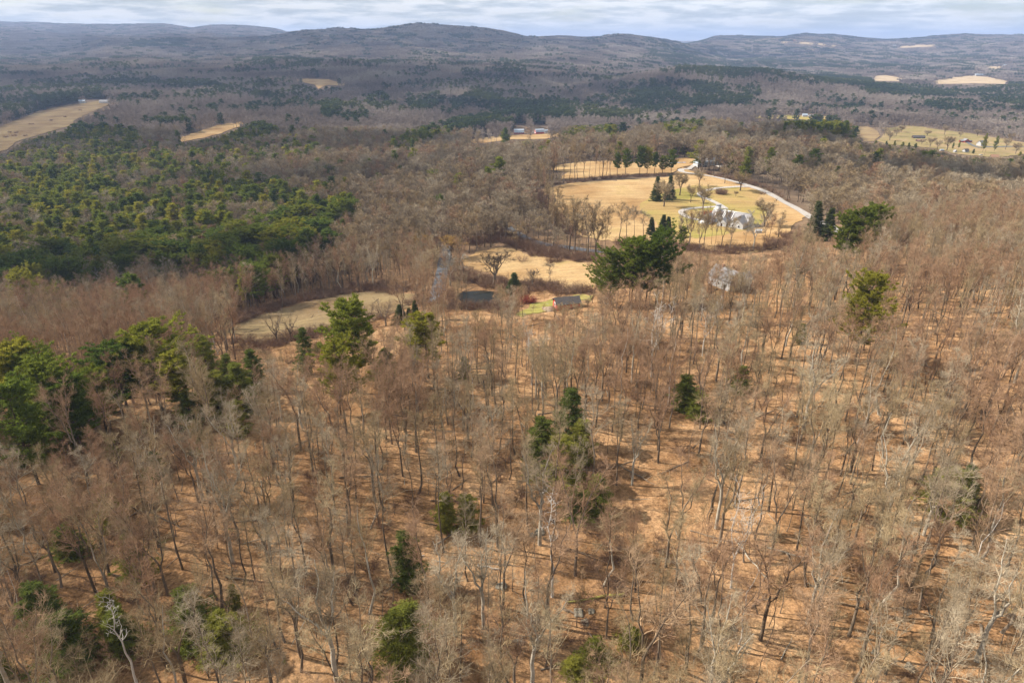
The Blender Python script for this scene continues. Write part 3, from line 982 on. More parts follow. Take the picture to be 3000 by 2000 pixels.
box(740, 170, 940, 198, 0.6); box(1000, 178, 1560, 192, 0.25); box(1350, 205, 1540, 222, 0.6)
paint([(2290, 372), (2330, 350), (2440, 348), (2470, 368), (2535, 388), (2540, 420), (2480, 420), (2430, 395), (2300, 386)], 0.95)
paint([(1640, 408), (1660, 388), (1830, 370), (1840, 400), (1740, 410)], 0.6)
paint([(1950, 372), (2035, 362), (2040, 388), (2000, 410), (1950, 400)], 0.7)
box(1900, 120, 3400, 200, 0.25)
box(-400, 60, 1900, 168, 0.07)
paint([(380, 116), (560, 114), (540, 136), (400, 134)], 0.6)
paint([(1310, 98), (1380, 104), (1370, 114), (1320, 112)], 0.9)
paint([(1110, 96), (1220, 102), (1210, 108), (1120, 104)], 0.7)
paint([(-400, 1030), (200, 1040), (300, 1080), (260, 1200), (-400, 1260)], 0.45)
paint([(480, 1080), (740, 1060), (760, 1230), (500, 1260)], 0.22)
paint([(-400, 1260), (500, 1260), (650, 2200), (-400, 2200)], 0.12)
paint([(2560, 415), (2700, 430), (2860, 450), (3400, 470), (3400, 510), (2800, 480), (2600, 450)], 0.25)


def look(grid, px, py, default):
    i = ((py - MY0) / CH).astype(int)
    j = ((px - MX0) / CW).astype(int)
    ok = (i >= 0) & (i < grid.shape[0]) & (j >= 0) & (j < grid.shape[1])
    return np.where(ok, grid[np.clip(i, 0, grid.shape[0] - 1), np.clip(j, 0, grid.shape[1] - 1)], default)


# ------------------------------------------------------------------ level plots, then the ground itself
SITE = {}


def site(key, px, py, rx, ry):
    x, y, z = ground(px, py)
    z = flatten(x, y, rx, ry)
    SITE[key] = (x, y, z)


site('white_house', 2140, 655, 22, 20)
site('pool_house', 2072, 484, 20, 14)
site('pool', 1986, 478, 14, 7)
site('barn_a', 1520, 392, 16, 14)
site('barn_b', 1580, 392, 16, 14)
site('long_house', 2690, 406, 16, 10)
site('cottage', 2694, 416, 8, 6)
site('red_barn', 2828, 418, 13, 9)
site('lower_house', 2124, 838, 13, 10)
px_, py_, pz_ = ground(1405, 866)
POND_Z = flatten(px_, py_, 15, 17, float(zg(px_, py_)) - 1.0, 1.5)
POND_C = (px_, py_)


def build_ground():
    V = np.stack([TX, TY, TZ], -1).reshape(-1, 3)
    i, j = np.meshgrid(np.arange(NR - 1), np.arange(NCOL - 1), indexing='ij')
    a = i * NCOL + j
    Q = np.stack([a, a + 1, a + NCOL + 1, a + NCOL], -1).reshape(-1, 4)
    o = link('ground', mesh_np('ground', V, Q, None, [M['ground']], smooth=True))
    tag(o, kind='structure')


build_ground()


def densify(poly, step):
    out = []
    for (x0, y0), (x1, y1) in zip(poly, poly[1:] + poly[:1]):
        n = max(1, int(math.hypot(x1 - x0, y1 - y0) / step))
        for k in range(n):
            out.append((x0 + (x1 - x0) * k / n, y0 + (y1 - y0) * k / n))
    return out


def sheet(name, outline, mat, off, z=None, kind='structure', rag=0.0, parent=None):
    """a sheet following the ground inside an outline given in metres"""
    rng = np.random.default_rng(len(outline))
    P = np.array(outline)
    if rag:
        P = P + rng.normal(size=P.shape) * rag
    x0, y0 = P.min(0); x1, y1 = P.max(0)
    s = max(2.5, math.sqrt((x1 - x0) * (y1 - y0) / 2600))
    gx, gy = np.meshgrid(np.arange(x0 + s / 2, x1, s), np.arange(y0 + s / 2, y1, s))
    g = np.stack([gx.ravel(), gy.ravel()], 1) + rng.uniform(-0.15, 0.15, (gx.size, 2)) * s
    g = g[pip([tuple(p) for p in P], g[:, 0], g[:, 1])]
    pts = [Vector(p) for p in P] + [Vector(p) for p in g]
    n = len(P)
    r = delaunay_2d_cdt(pts, [(i, (i + 1) % n) for i in range(n)], [list(range(n))], 1, 1e-4)
    V = np.array([(v[0], v[1], 0) for v in r[0]])
    if z is None:
        V[:, 2] = zg(V[:, 0], V[:, 1]) + off
    else:
        V[:, 2] = z
    tris = [f for f in r[2] if len(f) == 3]
    T = np.array(tris)
    a, b, c = V[T[:, 0]], V[T[:, 1]], V[T[:, 2]]
    flip = np.cross(b - a, c - a)[:, 2] < 0
    T[flip] = T[flip][:, ::-1]
    o = link(name, mesh_np(name, V, None, T, [mat]), parent)
    if kind:
        tag(o, kind=kind)
    return o


def img_outline(poly, step):
    return [ground(px, py)[:2] for px, py in densify(poly, step)]


FIELD_OUT = []
for poly, mat, c in FIELDS:
    cy0 = sum(p[1] for p in poly) / len(poly)
    out = img_outline(poly, 12 if cy0 > 300 else 8)
    d = sum(p[1] for p in out) / len(out)
    sheet('lawn' if mat.startswith('lawn') else 'field', out, M[mat], 0.10 + 0.00045 * d, rag=1.1 if d < 600 else 1.8)
    FIELD_OUT.append(out)
out = img_outline(LAWN, 12)
sheet('lawn', out, M['lawn'], 0.36, rag=0.5)
sheet('pond', [(POND_C[0] + 8.5 * math.cos(t) * (1 + 0.15 * math.sin(3 * t)), POND_C[1] + 9.5 * math.sin(t) * (1 + 0.12 * math.cos(2 * t))) for t in np.linspace(0, math.tau, 40, endpoint=False)],
      M['water'], 0, z=POND_Z + 0.05)
POND_R = (9.5, 11)


def road(name, pts, width, mat, off=0.5, mats=None):
    g = [np.array(ground(px, py)[:2]) for px, py in pts]
    # smooth the line with a Catmull-Rom curve in metres
    P = []
    for i in range(len(g) - 1):
        p0, p1, p2, p3 = g[max(i - 1, 0)], g[i], g[i + 1], g[min(i + 2, len(g) - 1)]
        n = max(2, int(np.linalg.norm(p2 - p1) / 3))
        for t in np.linspace(0, 1, n, endpoint=False):
            P.append(0.5 * ((2 * p1) + (-p0 + p2) * t + (2 * p0 - 5 * p1 + 4 * p2 - p3) * t * t + (-p0 + 3 * p1 - 3 * p2 + p3) * t ** 3))
    P.append(g[-1])
    P = np.array(P)
    T = np.gradient(P, axis=0)
    T = unit(T)
    Nn = np.stack([-T[:, 1], T[:, 0]], 1)
    rows = np.array([-0.5, -0.25, 0, 0.25, 0.5])
    w = width * (1 + 0.05 * np.sin(np.arange(len(P)) * 0.7))
    V = P[:, None, :] + Nn[:, None, :] * rows[None, :, None] * w[:, None, None]
    z = zg(V[..., 0], V[..., 1]) + off
    V = np.concatenate([V, z[..., None]], -1).reshape(-1, 3)
    k = len(rows)
    i, j = np.meshgrid(np.arange(len(P) - 1), np.arange(k - 1), indexing='ij')
    a = i * k + j
    Q = np.stack([a, a + k, a + k + 1, a + 1], -1).reshape(-1, 4)
    o = link(name, mesh_np(name, V, Q, None, [mat]))
    tag(o, kind='structure')
    return P


ROADS = [road('gravel_drive', DRIVE, 5.0, M['gravel'], 0.42), road('gravel_drive', LOOP, 3.8, M['gravel'], 0.47), road('gravel_drive', CIRCLE, 3.6, M['gravel'], 0.52),
         road('gravel_drive', TOPDRIVE, 4.0, M['gravel'], 0.46),
         road('road', LOWROAD, 5.2, M['asphalt'], 0.24), road('road', LEFTROAD, 5.6, M['asphalt'], 0.28), road('road', RROAD, 9, M['asphalt'], 1.0), road('road', RDRIVE, 5, M['asphalt'], 1.1)]

# ------------------------------------------------------------------ forms of trees
NEAR = [
    bare_form('slender_bare_tree', 1, 20, 0.16, 0.50, 0, 0.20, 13, ('bark', 'twig_grey'), look='slender grey'),
    bare_form('forked_bare_tree', 2, 19, 0.21, 0.42, 2, 0.23, 15, ('bark', 'twig_tan'), look='forked tan'),
    bare_form('tall_bare_tree', 3, 23, 0.22, 0.50, 0, 0.21, 16, ('bark', 'twig_tan'), look='tall straight tan'),
    bare_form('red_twigged_tree', 4, 17, 0.15, 0.40, 0, 0.25, 15, ('bark', 'twig_red'), look='fine reddish'),
    bare_form('spreading_bare_tree', 5, 20, 0.26, 0.36, 3, 0.26, 16, ('bark_pale', 'twig_grey'), gnarl=0.16, look='broad spreading pale'),
    bare_form('leaning_bare_tree', 6, 18, 0.15, 0.48, 0, 0.23, 12, ('bark', 'twig_grey'), lean=0.16, look='leaning grey'),
    bare_form('red_forked_tree', 7, 18, 0.17, 0.40, 2, 0.23, 15, ('bark', 'twig_red'), look='forked reddish'),
    bare_form('crooked_bare_tree', 8, 21, 0.23, 0.42, 0, 0.26, 12, ('bark_pale', 'twig_tan'), gnarl=0.2, look='crooked pale-limbed'),
    bare_form('thin_young_tree', 9, 11, 0.075, 0.38, 0, 0.24, 9, ('bark', 'twig_tan'), dens=0.75, look='thin young'),
    bare_form('red_young_tree', 10, 9, 0.06, 0.30, 0, 0.30, 10, ('bark', 'twig_red'), dens=0.75, look='small reddish'),
]
N_BIG = 8
BIRCH = [bare_form('white_birch', 21, 18, 0.13, 0.40, 0, 0.24, 12, ('bark_birch', 'twig_red'), gnarl=0.12, dens=0.8, look='white'),
         bare_form('white_birch', 22, 18, 0.15, 0.38, 3, 0.26, 14, ('bark_birch', 'bark_birch'), gnarl=0.2, dens=0.55, tw=1.6, look='white dead')]
SNAG = bare_form('dead_snag', 23, 19, 0.19, 0.40, 0, 0.17, 15, ('bark_birch', 'bark_birch'), gnarl=0.3, dens=0.4, tw=1.8, look='bleached dead')
OPEN = [bare_form('open_grown_tree', 24, 13, 0.22, 0.28, 4, 0.36, 20, ('bark', 'twig_tan'), gnarl=0.14, look='round-crowned'),
        bare_form('open_gnarled_tree', 25, 16, 0.26, 0.30, 5, 0.30, 18, ('bark', 'bark'), gnarl=0.22, dens=0.6, look='dark gnarled')]
WILLOW = bare_form('willow', 26, 13, 0.3, 0.3, 4, 0.34, 22, ('bark', 'twig_willow'), gnarl=0.12, dens=1.15, tw=1.7, droop=0.1, look='yellow')
MID = [bare_form('mid_bare_a', 31, 18, 0.17, 0.42, 0, 0.30, 14, ('bark', 'twig_grey'), 1),
       bare_form('mid_bare_b', 32, 19, 0.19, 0.42, 2, 0.31, 16, ('bark', 'twig_tan'), 1),
       bare_form('mid_bare_c', 33, 17, 0.16, 0.40, 3, 0.30, 16, ('bark', 'twig_grey'), 1),
       bare_form('mid_bare_d', 34, 16, 0.16, 0.35, 0, 0.32, 15, ('bark', 'twig_red'), 1),
       bare_form('mid_bare_e', 35, 20, 0.18, 0.45, 0, 0.27, 14, ('bark', 'twig_tan'), 1)]
PINE = [conifer_form('white_pine', 41, 22, 'pine', width=0.31, base=0.28, look='tall layered'), conifer_form('white_pine', 42, 20, 'pine', width=0.40, base=0.25, look='broad ragged'),
        conifer_form('white_pine', 43, 21, 'pine', width=0.27, base=0.35, look='narrow'), conifer_form('white_pine', 47, 20, 'pine', width=0.36, base=0.28, look='flat-topped')]
HEM = [conifer_form('hemlock', 44, 16, 'hemlock', base=0.06, width=0.30, look='dense'), conifer_form('hemlock', 45, 13, 'hemlock', base=0.04, width=0.36, look='bushy'), ]
SPR = [conifer_form('spruce', 46, 14, 'spruce', base=0.04, width=0.24, look='conical')]
PINE_M = [conifer_form('pine_m', 51, 19, 'pine', 1, width=0.25, base=0.18, mat='needle_mid'), conifer_form('pine_m', 52, 20, 'pine', 1, base=0.22, width=0.27, mat='needle_mid'), conifer_form('pine_m', 53, 18, 'pine', 1, width=0.22, base=0.15, mat='needle_mid')]
HEM_M = [conifer_form('hem_m', 54, 16, 'hemlock', 1, base=0.1, width=0.24)]
FAR = [bare_form('far_bare_a', 61, 17, 0.2, 0.40, 0, 0.34, 15, ('twig_far', 'twig_far'), 2), bare_form('far_bare_b', 62, 16, 0.2, 0.35, 0, 0.38, 16, ('twig_far', 'twig_far'), 2),
       bare_form('far_bare_c', 63, 18, 0.2, 0.40, 0, 0.31, 15, ('twig_far', 'twig_far'), 2)]
PINE_F = [conifer_form('far_pine_a', 71, 19, 'pine', 2, mat='needle_far', width=0.24), conifer_form('far_pine_b', 72, 18, 'pine', 2, mat='needle_far', width=0.27, base=0.15)]
BRUSH = [brush_form('brush_a', 81), brush_form('brush_b', 82, 1.5, 2.6, 22)]


def patch_form(name, seed, size, n, kind):
    """a piece of distant canopy: many crowns, each a loose dome of coarse sprays"""
    rng = np.random.default_rng(seed)
    c = rng.uniform(-size / 2, size / 2, (n, 2))
    A, B = Parts(), Parts()
    k = 26
    idx = np.repeat(np.arange(n), k)
    hh = rng.uniform(12, 18, n) if kind == 'bare' else rng.uniform(14, 21, n)
    if kind == 'bare':
        d = unit(rng.normal(size=(n * k, 3)) * np.array([1, 1, 0.8]) + np.array([0, 0, 0.6]))
        C = np.concatenate([c[idx], (hh[idx] - 7)[:, None]], 1) + d * rng.uniform(0.5, 1.8, (n * k, 1))
        V, T = leafs(C, d, rng.uniform(2.5, 4.2, n * k), rng.uniform(1.0, 2.0, n * k), rng)
    else:
        t = rng.uniform(0, 1, n * k)
        az = rng.uniform(0, math.tau, n * k)
        rr = 3.8 * (1 - t) * rng.uniform(0.3, 1, n * k)
        C = np.stack([c[idx, 0] + rr * np.cos(az), c[idx, 1] + rr * np.sin(az), hh[idx] * (0.4 + 0.55 * t)], 1)
        d = unit(np.stack([np.cos(az), np.sin(az), rng.uniform(0.1, 0.9, n * k)], 1))
        V, T = leafs(C, d, rng.uniform(2.0, 3.0, n * k), rng.uniform(1.4, 2.2, n * k), rng)
    B.addt(V, T)
    z = np.zeros((0, 3))
    f = Form.__new__(Form)
    f.H, f.look, f.part, f.name = 17, '', 'crown', name
    f._j = mesh_np(name, V, None, T, [M['twig_far'] if kind == 'bare' else M['needle_far']])
    return f


FAR_TWIN = {}
for f, a in [(NEAR[0], (131, 20, 0.19, 0.46, 0, 0.26, 14, ('bark', 'twig_grey'))), (NEAR[1], (132, 19, 0.24, 0.38, 2, 0.30, 16, ('bark', 'twig_tan'))), (NEAR[2], (133, 23, 0.24, 0.46, 0, 0.27, 17, ('bark', 'twig_tan'))),
             (NEAR[3], (134, 17, 0.18, 0.40, 0, 0.30, 15, ('bark', 'twig_red'))), (NEAR[4], (135, 20, 0.26, 0.32, 3, 0.31, 17, ('bark_pale', 'bark_pale'))), (NEAR[5], (136, 18, 0.18, 0.45, 0, 0.27, 14, ('bark', 'twig_grey'))),
             (NEAR[6], (137, 18, 0.20, 0.38, 3, 0.28, 16, ('bark', 'twig_tan'))), (NEAR[7], (138, 21, 0.25, 0.40, 2, 0.30, 14, ('bark', 'twig_grey'))), (OPEN[0], (139, 13, 0.24, 0.26, 4, 0.36, 22, ('bark', 'twig_tan'))), (OPEN[1], (140, 16, 0.30, 0.28, 5, 0.30, 18, ('bark', 'bark')))]:
    FAR_TWIN[f.name] = bare_form(f.name, a[0], a[1], a[2] * 1.15, *a[3:], lod=1, gnarl=0.16 if f is OPEN[1] else 0.1, look=f.look)
FAR_TWIN[WILLOW.name] = bare_form('willow', 141, 13, 0.3, 0.25, 4, 0.36, 26, ('bark', 'twig_willow'), 1, gnarl=0.12, tw=1.3, look='yellow')

PATCH = [patch_form('patch_bare_a', 91, 44, 46, 'bare'), patch_form('patch_bare_b', 92, 44, 46, 'bare'), patch_form('patch_pine', 93, 30, 34, 'pine')]

# ------------------------------------------------------------------ masses of trees
def instancer(name, forms, pts, rot, scl, idx, label, tilt=None):
    """one object standing for a mass nobody could count"""
    col = bpy.data.collections.new(name + ' forms')
    for i, f in enumerate(forms):
        o = bpy.data.objects.new('%02d_%s' % (i, f.name), f.joined)
        col.objects.link(o)
    me = bpy.data.meshes.new(name)
    me.vertices.add(len(pts))
    me.vertices.foreach_set('co', np.asarray(pts, np.float32).ravel())
    a = me.attributes.new('turn', 'FLOAT_VECTOR', 'POINT')
    r3 = np.zeros((len(pts), 3), np.float32)
    r3[:, 2] = rot
    if tilt is not None:
        r3[:, :2] = tilt
    a.data.foreach_set('vector', r3.ravel())
    a = me.attributes.new('size', 'FLOAT_VECTOR', 'POINT')
    a.data.foreach_set('vector', np.asarray(scl, np.float32).ravel())
    a = me.attributes.new('form', 'INT', 'POINT')
    a.data.foreach_set('value', np.asarray(idx, np.int32))
    me.update()
    o = link(name, me)
    tag(o, label, 'woods', kind='stuff')
    g = bpy.data.node_groups.new(name, 'GeometryNodeTree')
    g.interface.new_socket('Geometry', in_out='INPUT', socket_type='NodeSocketGeometry')
    g.interface.new_socket('Geometry', in_out='OUTPUT', socket_type='NodeSocketGeometry')
    L = g.links.new
    gi, go = g.nodes.new('NodeGroupInput'), g.nodes.new('NodeGroupOutput')
    ci = g.nodes.new('GeometryNodeCollectionInfo')
    ci.inputs['Collection'].default_value = col
    ci.inputs['Separate Children'].default_value = True
    ci.inputs['Reset Children'].default_value = True
    ip = g.nodes.new('GeometryNodeInstanceOnPoints')
    ip.inputs['Pick Instance'].default_value = True
    ins = {}
    for nm, ty in (('turn', 'FLOAT_VECTOR'), ('size', 'FLOAT_VECTOR'), ('form', 'INT')):
        n = g.nodes.new('GeometryNodeInputNamedAttribute')
        n.data_type = ty
        n.inputs['Name'].default_value = nm
        ins[nm] = n.outputs['Attribute']
    e2r = g.nodes.new('FunctionNodeEulerToRotation')
    L(ins['turn'], e2r.inputs[0])
    L(gi.outputs[0], ip.inputs['Points'])
    L(ci.outputs[0], ip.inputs['Instance'])
    L(ins['form'], ip.inputs['Instance Index'])
    L(e2r.outputs[0], ip.inputs['Rotation'])
    L(ins['size'], ip.inputs['Scale'])
    L(ip.outputs[0], go.inputs[0])
    md = o.modifiers.new('scatter', 'NODES')
    md.node_group = g
    return o


def lattice(y0, y1, sp, umax=0.98, seed=0):
    rng = np.random.default_rng(seed)
    ys = np.arange(y0, y1, sp * 0.87)
    out = []
    for k, y in enumerate(ys):
        xm = umax * max(y, 60) + 12
        xs = np.arange(-xm, xm, sp) + (sp / 2 if k % 2 else 0)
        out.append(np.stack([xs, np.full(len(xs), y)], 1))
    P = np.concatenate(out)
    return P + rng.uniform(-0.42, 0.42, P.shape) * sp, rng


def hidden(P, z, H):
    """drop what stands behind a rise of the land and cannot show from near the photograph's place"""
    vis = np.zeros(len(P), bool)
    top = z + H
    s_top = (top - CAM_Z) / P[:, 1]
    mx = np.full(len(P), -9.0)
    for f in np.geomspace(0.12, 0.975, 26):
        x, y = P[:, 0] * f, P[:, 1] * f
        mx = np.maximum(mx, (zg(x, y) - CAM_Z) / np.maximum(y, 1))
    return s_top < mx - 0.004


def free(P, z, H, levels=(0.0, 0.3, 0.6, 0.85, 1.0), spread=3.0):
    ok = np.ones(len(P), bool)
    for l in levels:
        for dx in ((0,) if l < 0.5 else (-spread, spread)):
            px, py = project(P[:, 0] + dx, P[:, 1], z + H * l)
            ok &= ~look(CLEAR, px, py, False)
    return ok


TREES = []        # every tree that stands as a thing of its own: dicts


def in_frame(P, z, H, m=30):
    px, py = project(P[:, 0], P[:, 1], z + H * 0.7)
    return (px > -m) & (px < 3000 + m) & (py > -m) & (py < 2000 + m * 2)


SHOW = []
PLACED = []       # hand-read trees: x, y, keep-off radius


def spot_ok(P):
    ok = np.ones(len(P), bool)
    for (x, y, r) in PLACED:
        ok &= (P[:, 0] - x) ** 2 + (P[:, 1] - y) ** 2 > r * r
    return ok


def shows(P, z, H, rng):
    """false for trees that would stand in front of an evergreen the photograph shows clear of them"""
    ok = np.ones(len(P), bool)
    for l in (0.55, 0.8, 1.0):
        px, py = project(P[:, 0], P[:, 1], z + H * l)
        for (x0, y0, x1, y1, yy) in SHOW:
            ok &= ~((px > x0) & (px < x1) & (py > y0) & (py < y1) & (P[:, 1] < yy))
    return ok | (rng.random(len(P)) < 0.3)


def put(kind, form, px, py_top, H, label, py_base=None, sxy=None, group=None, rz=None, keep=3.0, cat='tree'):
    """a tree read from the photograph: by its foot and top, or by its top and height"""
    if py_base is not None:
        x, y, z = ground(px, py_base)
        u, s = udir(px, py_top)
        H = CAM_Z + s * y - z
    else:
        x, y, z = ground(px, py_top, H)
    if y > 245 and form.name in FAR_TWIN:
        form = FAR_TWIN[form.name]
        sxy = sxy * 1.4 if sxy else sxy
    if kind == 'spruce_tree' and sxy:
        sxy *= 1.35
    if kind == 'pine_tree' and sxy and y < 200:
        sxy *= 1.06
    k = H / form.H
    if sxy is None:
        sxy = k
    TREES.append(dict(kind=kind, form=form, x=x, y=y, z=z, k=k, sxy=sxy, label=label, group=group, rz=random.uniform(0, 6.28) if rz is None else rz, cat=cat))
    PLACED.append((x, y, keep))
    if kind in ('pine_tree', 'hemlock_tree', 'spruce_tree') and y < 300:
        wpx = 0.15 * H * sxy / k * 2000 / math.hypot(y, 90)
        _, pb = project(x, y, z + H * (0.55 if keep > 3 else 0.72))
        SHOW.append((px - wpx, py_top, px + wpx, float(pb), y))


P0, P1_, P2_, P3_ = PINE
H0, H1_ = HEM
S0 = SPR[0]
G1 = 'white pines standing above the bare wood'
# pines and hemlocks on the near slope
put('pine_tree', P1_, 418, 958, 21, 'biggest broad white pine with a dark right side, among bare trees', sxy=1.3, keep=6)
put('pine_tree', P3_, 325, 1012, 18, 'lower pine leaning against the left side of the biggest white pine', sxy=1.15, keep=4)
put('pine_tree', P1_, 60, 1030, 19, 'broad olive pine between the yellow-topped pine and the dark green pine', sxy=1.0, keep=4)
put('pine_tree', P3_, 180, 1110, 17, 'dark pine at the right end of the left group of evergreens', sxy=1.0, keep=3)
put('hemlock_tree', H0, 690, 1060, 13, 'dark green hemlock against the pointed olive hemlock', sxy=1.1)
put('hemlock_tree', H1_, 60, 1190, 12, 'shaded hemlock under the pale frosted pine at the left edge', sxy=1.3)
put('pine_tree', P2_, 500, 1035, 17, 'dark pine tucked under the right side of the biggest white pine', sxy=0.95, keep=3)
put('hemlock_tree', H0, 588, 978, 13.7, 'yellow-topped hemlock right of the biggest white pine', sxy=1.0, keep=4)
put('hemlock_tree', H0, 655, 1040, 10.8, 'small dark hemlock stepping down right of the yellow-topped hemlock', sxy=0.8)
put('hemlock_tree', H0, 735, 1022, 11.5, 'pointed olive hemlock just left of the bare trees at the left meadow edge', sxy=0.85)
put('hemlock_tree', H0, 882, 962, 13.0, 'narrow dark hemlock between the meadow and the tall bright pine', sxy=0.75)
put('pine_tree', P0, 1020, 887, 23, 'tall bright green white pine at the near end of the left meadow', sxy=1.2, keep=6)
put('pine_tree', P1_, 975, 1010, 17, 'pale lower pine half behind bare twigs below the tall bright pine', sxy=0.8)
put('pine_tree', P2_, 1245, 922, 17, 'single bright pine with bare trunk foot, below the three small spruces', sxy=1.15, keep=5)
put('hemlock_tree', H1_, 1125, 1020, 10.1, 'dull hemlock behind bare twigs right of the tall bright pine', sxy=0.9)
put('pine_tree', P3_, 22, 1015, 20, 'yellow-topped pine cut by the left edge of the picture', sxy=1.1, keep=5)
put('pine_tree', P1_, 118, 1062, 20, 'dark green pine right of the pine at the left edge', sxy=1.0, keep=5)
put('hemlock_tree', H0, 140, 1048, 13.0, 'pale olive hemlock top just behind the dark pine on the left', sxy=0.7)
put('hemlock_tree', H0, 196, 1072, 11.5, 'small yellow hemlock top between the dark pine and the biggest pine', sxy=0.7)
put('pine_tree', P3_, 262, 1090, 15, 'low spreading pine in front of the biggest white pine', sxy=0.75)
put('pine_tree', P1_, 15, 1125, 21, 'pale frosted pine at the left edge under the yellow-topped pine', sxy=1.05, keep=5)
put('hemlock_tree', H0, 618, 1092, 11.5, 'round hemlock behind a bright bare tree, under the yellow-topped hemlock', sxy=1.2)
put('hemlock_tree', H1_, 545, 1150, 8.6, 'dark hemlock in the hollow under the yellow-topped hemlock', sxy=1.0)
put('hemlock_tree', H1_, 215, 1240, 6.5, 'narrow yellow-green hemlock low on the left, above the dense hollow', sxy=0.55)
put('hemlock_tree', H1_, 1672, 1138, 13, 'tallest stem of the big dark hemlock clump in the middle of the wood', sxy=1.05, keep=5)
put('hemlock_tree', H0, 1590, 1228, 12.2, 'left lower stem of the big dark hemlock clump', sxy=1.0, keep=3)
put('hemlock_tree', H1_, 1640, 1275, 10.1, 'bushy front stem of the big dark hemlock clump', sxy=1.25, keep=3)
put('hemlock_tree', H0, 1700, 1230, 10.1, 'right dark stem of the big dark hemlock clump', sxy=0.9)
put('hemlock_tree', H1_, 1752, 1393, 7.6, 'small rounded hemlock below the big dark hemlock clump', sxy=0.8)
put('hemlock_tree', H1_, 1690, 1430, 6.5, 'thin hemlock behind a pale bare crown, below the big clump', sxy=0.75)
put('hemlock_tree', H0, 1300, 1438, 7.9, 'narrow hemlock half hidden left of a forked bare tree, centre left', sxy=0.6)
put('hemlock_tree', H1_, 1365, 1450, 6.8, 'dim hemlock right behind the narrow centre-left hemlock', sxy=0.7)
put('hemlock_tree', H0, 1185, 1552, 10.8, 'tall dim hemlock behind two bare trunks in the lower wood', sxy=0.75)
put('hemlock_tree', H1_, 1175, 1775, 10.1, 'wide dim hemlock at the foot of the picture behind a bare crown', sxy=1.15)
put('hemlock_tree', H1_, 2178, 1072, 6.8, 'small vivid hemlock under a forked tree, upper right wood', sxy=0.75)
put('hemlock_tree', H0, 2020, 1100, 8.6, 'dark hemlock behind bare twigs left of the small vivid hemlock', sxy=0.95)
put('hemlock_tree', H1_, 2060, 1150, 6.5, 'low dark hemlock just below its taller dark neighbour', sxy=0.9)
put('hemlock_tree', H1_, 2800, 1375, 8.6, 'wide hemlock seen through bare trunks in the right wood', sxy=1.25)
put('hemlock_tree', H0, 2860, 1365, 7.2, 'slighter hemlock touching the wide hemlock in the right wood', sxy=0.75)
put('hemlock_tree', H0, 92, 1702, 10.8, 'bright yellow-green hemlock near the lower left corner', sxy=0.95, keep=5)
put('hemlock_tree', H1_, 160, 1800, 8.6, 'dark hemlock skirt in front of the bright lower left hemlock', sxy=1.0)
put('hemlock_tree', H0, 545, 1725, 10.1, 'dark hemlock behind the pale many-limbed tree, lower left', sxy=0.95)
put('hemlock_tree', H1_, 640, 1800, 7.2, 'low dark hemlock reaching right over the sunny leaf floor', sxy=1.05)
put('hemlock_tree', H1_, 330, 1790, 7.2, 'ragged green hemlock behind a grey snag, lower left', sxy=0.8)
put('hemlock_tree', H1_, 1850, 1838, 3.0, 'low green hemlock sapling beside the mossy rocks', sxy=0.5)
put('hemlock_tree', H1_, 1745, 1880, 3.6, 'sapling hemlock at the bottom edge left of the mossy rocks', sxy=0.65)
put('hemlock_tree', H1_, 1680, 1930, 3.2, 'smallest green sapling at the very bottom edge', sxy=0.55)
put('hemlock_tree', H0, 2352, 948, 5.8, 'thin dim hemlock in the upper right wood above a forked tree', sxy=0.5)
put('hemlock_tree', H1_, 180, 1545, 5.8, 'faint hemlock under crowded bare twigs on the lower left', sxy=0.8)
put('hemlock_tree', H1_, 1360, 1045, 6.5, 'light green young pine-like hemlock beside a white birch', sxy=0.5)
put('pine_tree', P1_, 2562, 808, 22.5, 'lone white pine rising above the bare canopy on the right', sxy=1.02, keep=7)
put('pine_tree', P3_, 1862, 704, 22, 'middle pine of the three big pines below the main field', sxy=1.1, keep=5)
put('pine_tree', P1_, 1940, 683, 24, 'right and tallest of the three big pines below the main field', sxy=1.15, keep=5)
put('pine_tree', P1_, 1797, 738, 19, 'left and most ragged of the three big pines below the main field', sxy=0.95, keep=5)
put('pine_tree', P3_, 1905, 715, 21, 'inner dark pine between the big pines below the main field', sxy=0.9, keep=3)
put('spruce_tree', S0, 2404, 590, 19, 'pointed evergreen where the gravel drive meets the canopy edge', sxy=1.25, keep=5)
put('spruce_tree', S0, 2437, 608, 16, 'shorter evergreen touching the pointed one by the gravel drive', sxy=1.1)
put('pine_tree', P2_, 2500, 622, 22, 'left pine of the dark group right of the gravel drive', sxy=1.1, keep=4)
put('pine_tree', P0, 2540, 612, 23, 'middle pine of the dark group right of the gravel drive', sxy=1.0, keep=4)
put('pine_tree', P3_, 2576, 606, 22, 'right pine of the dark group right of the gravel drive', sxy=1.0, keep=4)
for i, (a, b, c, f) in enumerate([(1808, 514, 450, P2_), (1832, 511, 438, P0), (1874, 513, 432, P3_), (1895, 512, 436, P1_), (1917, 508, 448, P2_), (1940, 511, 458, P0), (1966, 510, 442, P3_)]):
    put('pine_tree', f, a, c, 0, ['first', 'second', 'third', 'fourth', 'fifth', 'sixth', 'last'][i] + ' from the left in the row of pines at the top of the main field', py_base=b, sxy=0.85, group='row of pines above the main field')
put('spruce_tree', S0, 1921, 516, 0, 'left spruce of the dense pair on the lawn', py_base=590, sxy=1.05, keep=5)
put('spruce_tree', S0, 1961, 514, 0, 'right spruce of the dense pair on the lawn', py_base=586, sxy=1.05, keep=5)
put('spruce_tree', S0, 1908, 636, 0, 'grey-green spruce left of a pair below the lawn', py_base=688, sxy=0.75)
put('spruce_tree', S0, 1938, 628, 0, 'taller brownish spruce below the lawn', py_base=694, sxy=0.85)
put('spruce_tree', S0, 1956, 634, 0, 'brownish spruce right against its taller neighbour below the lawn', py_base=696, sxy=0.8)
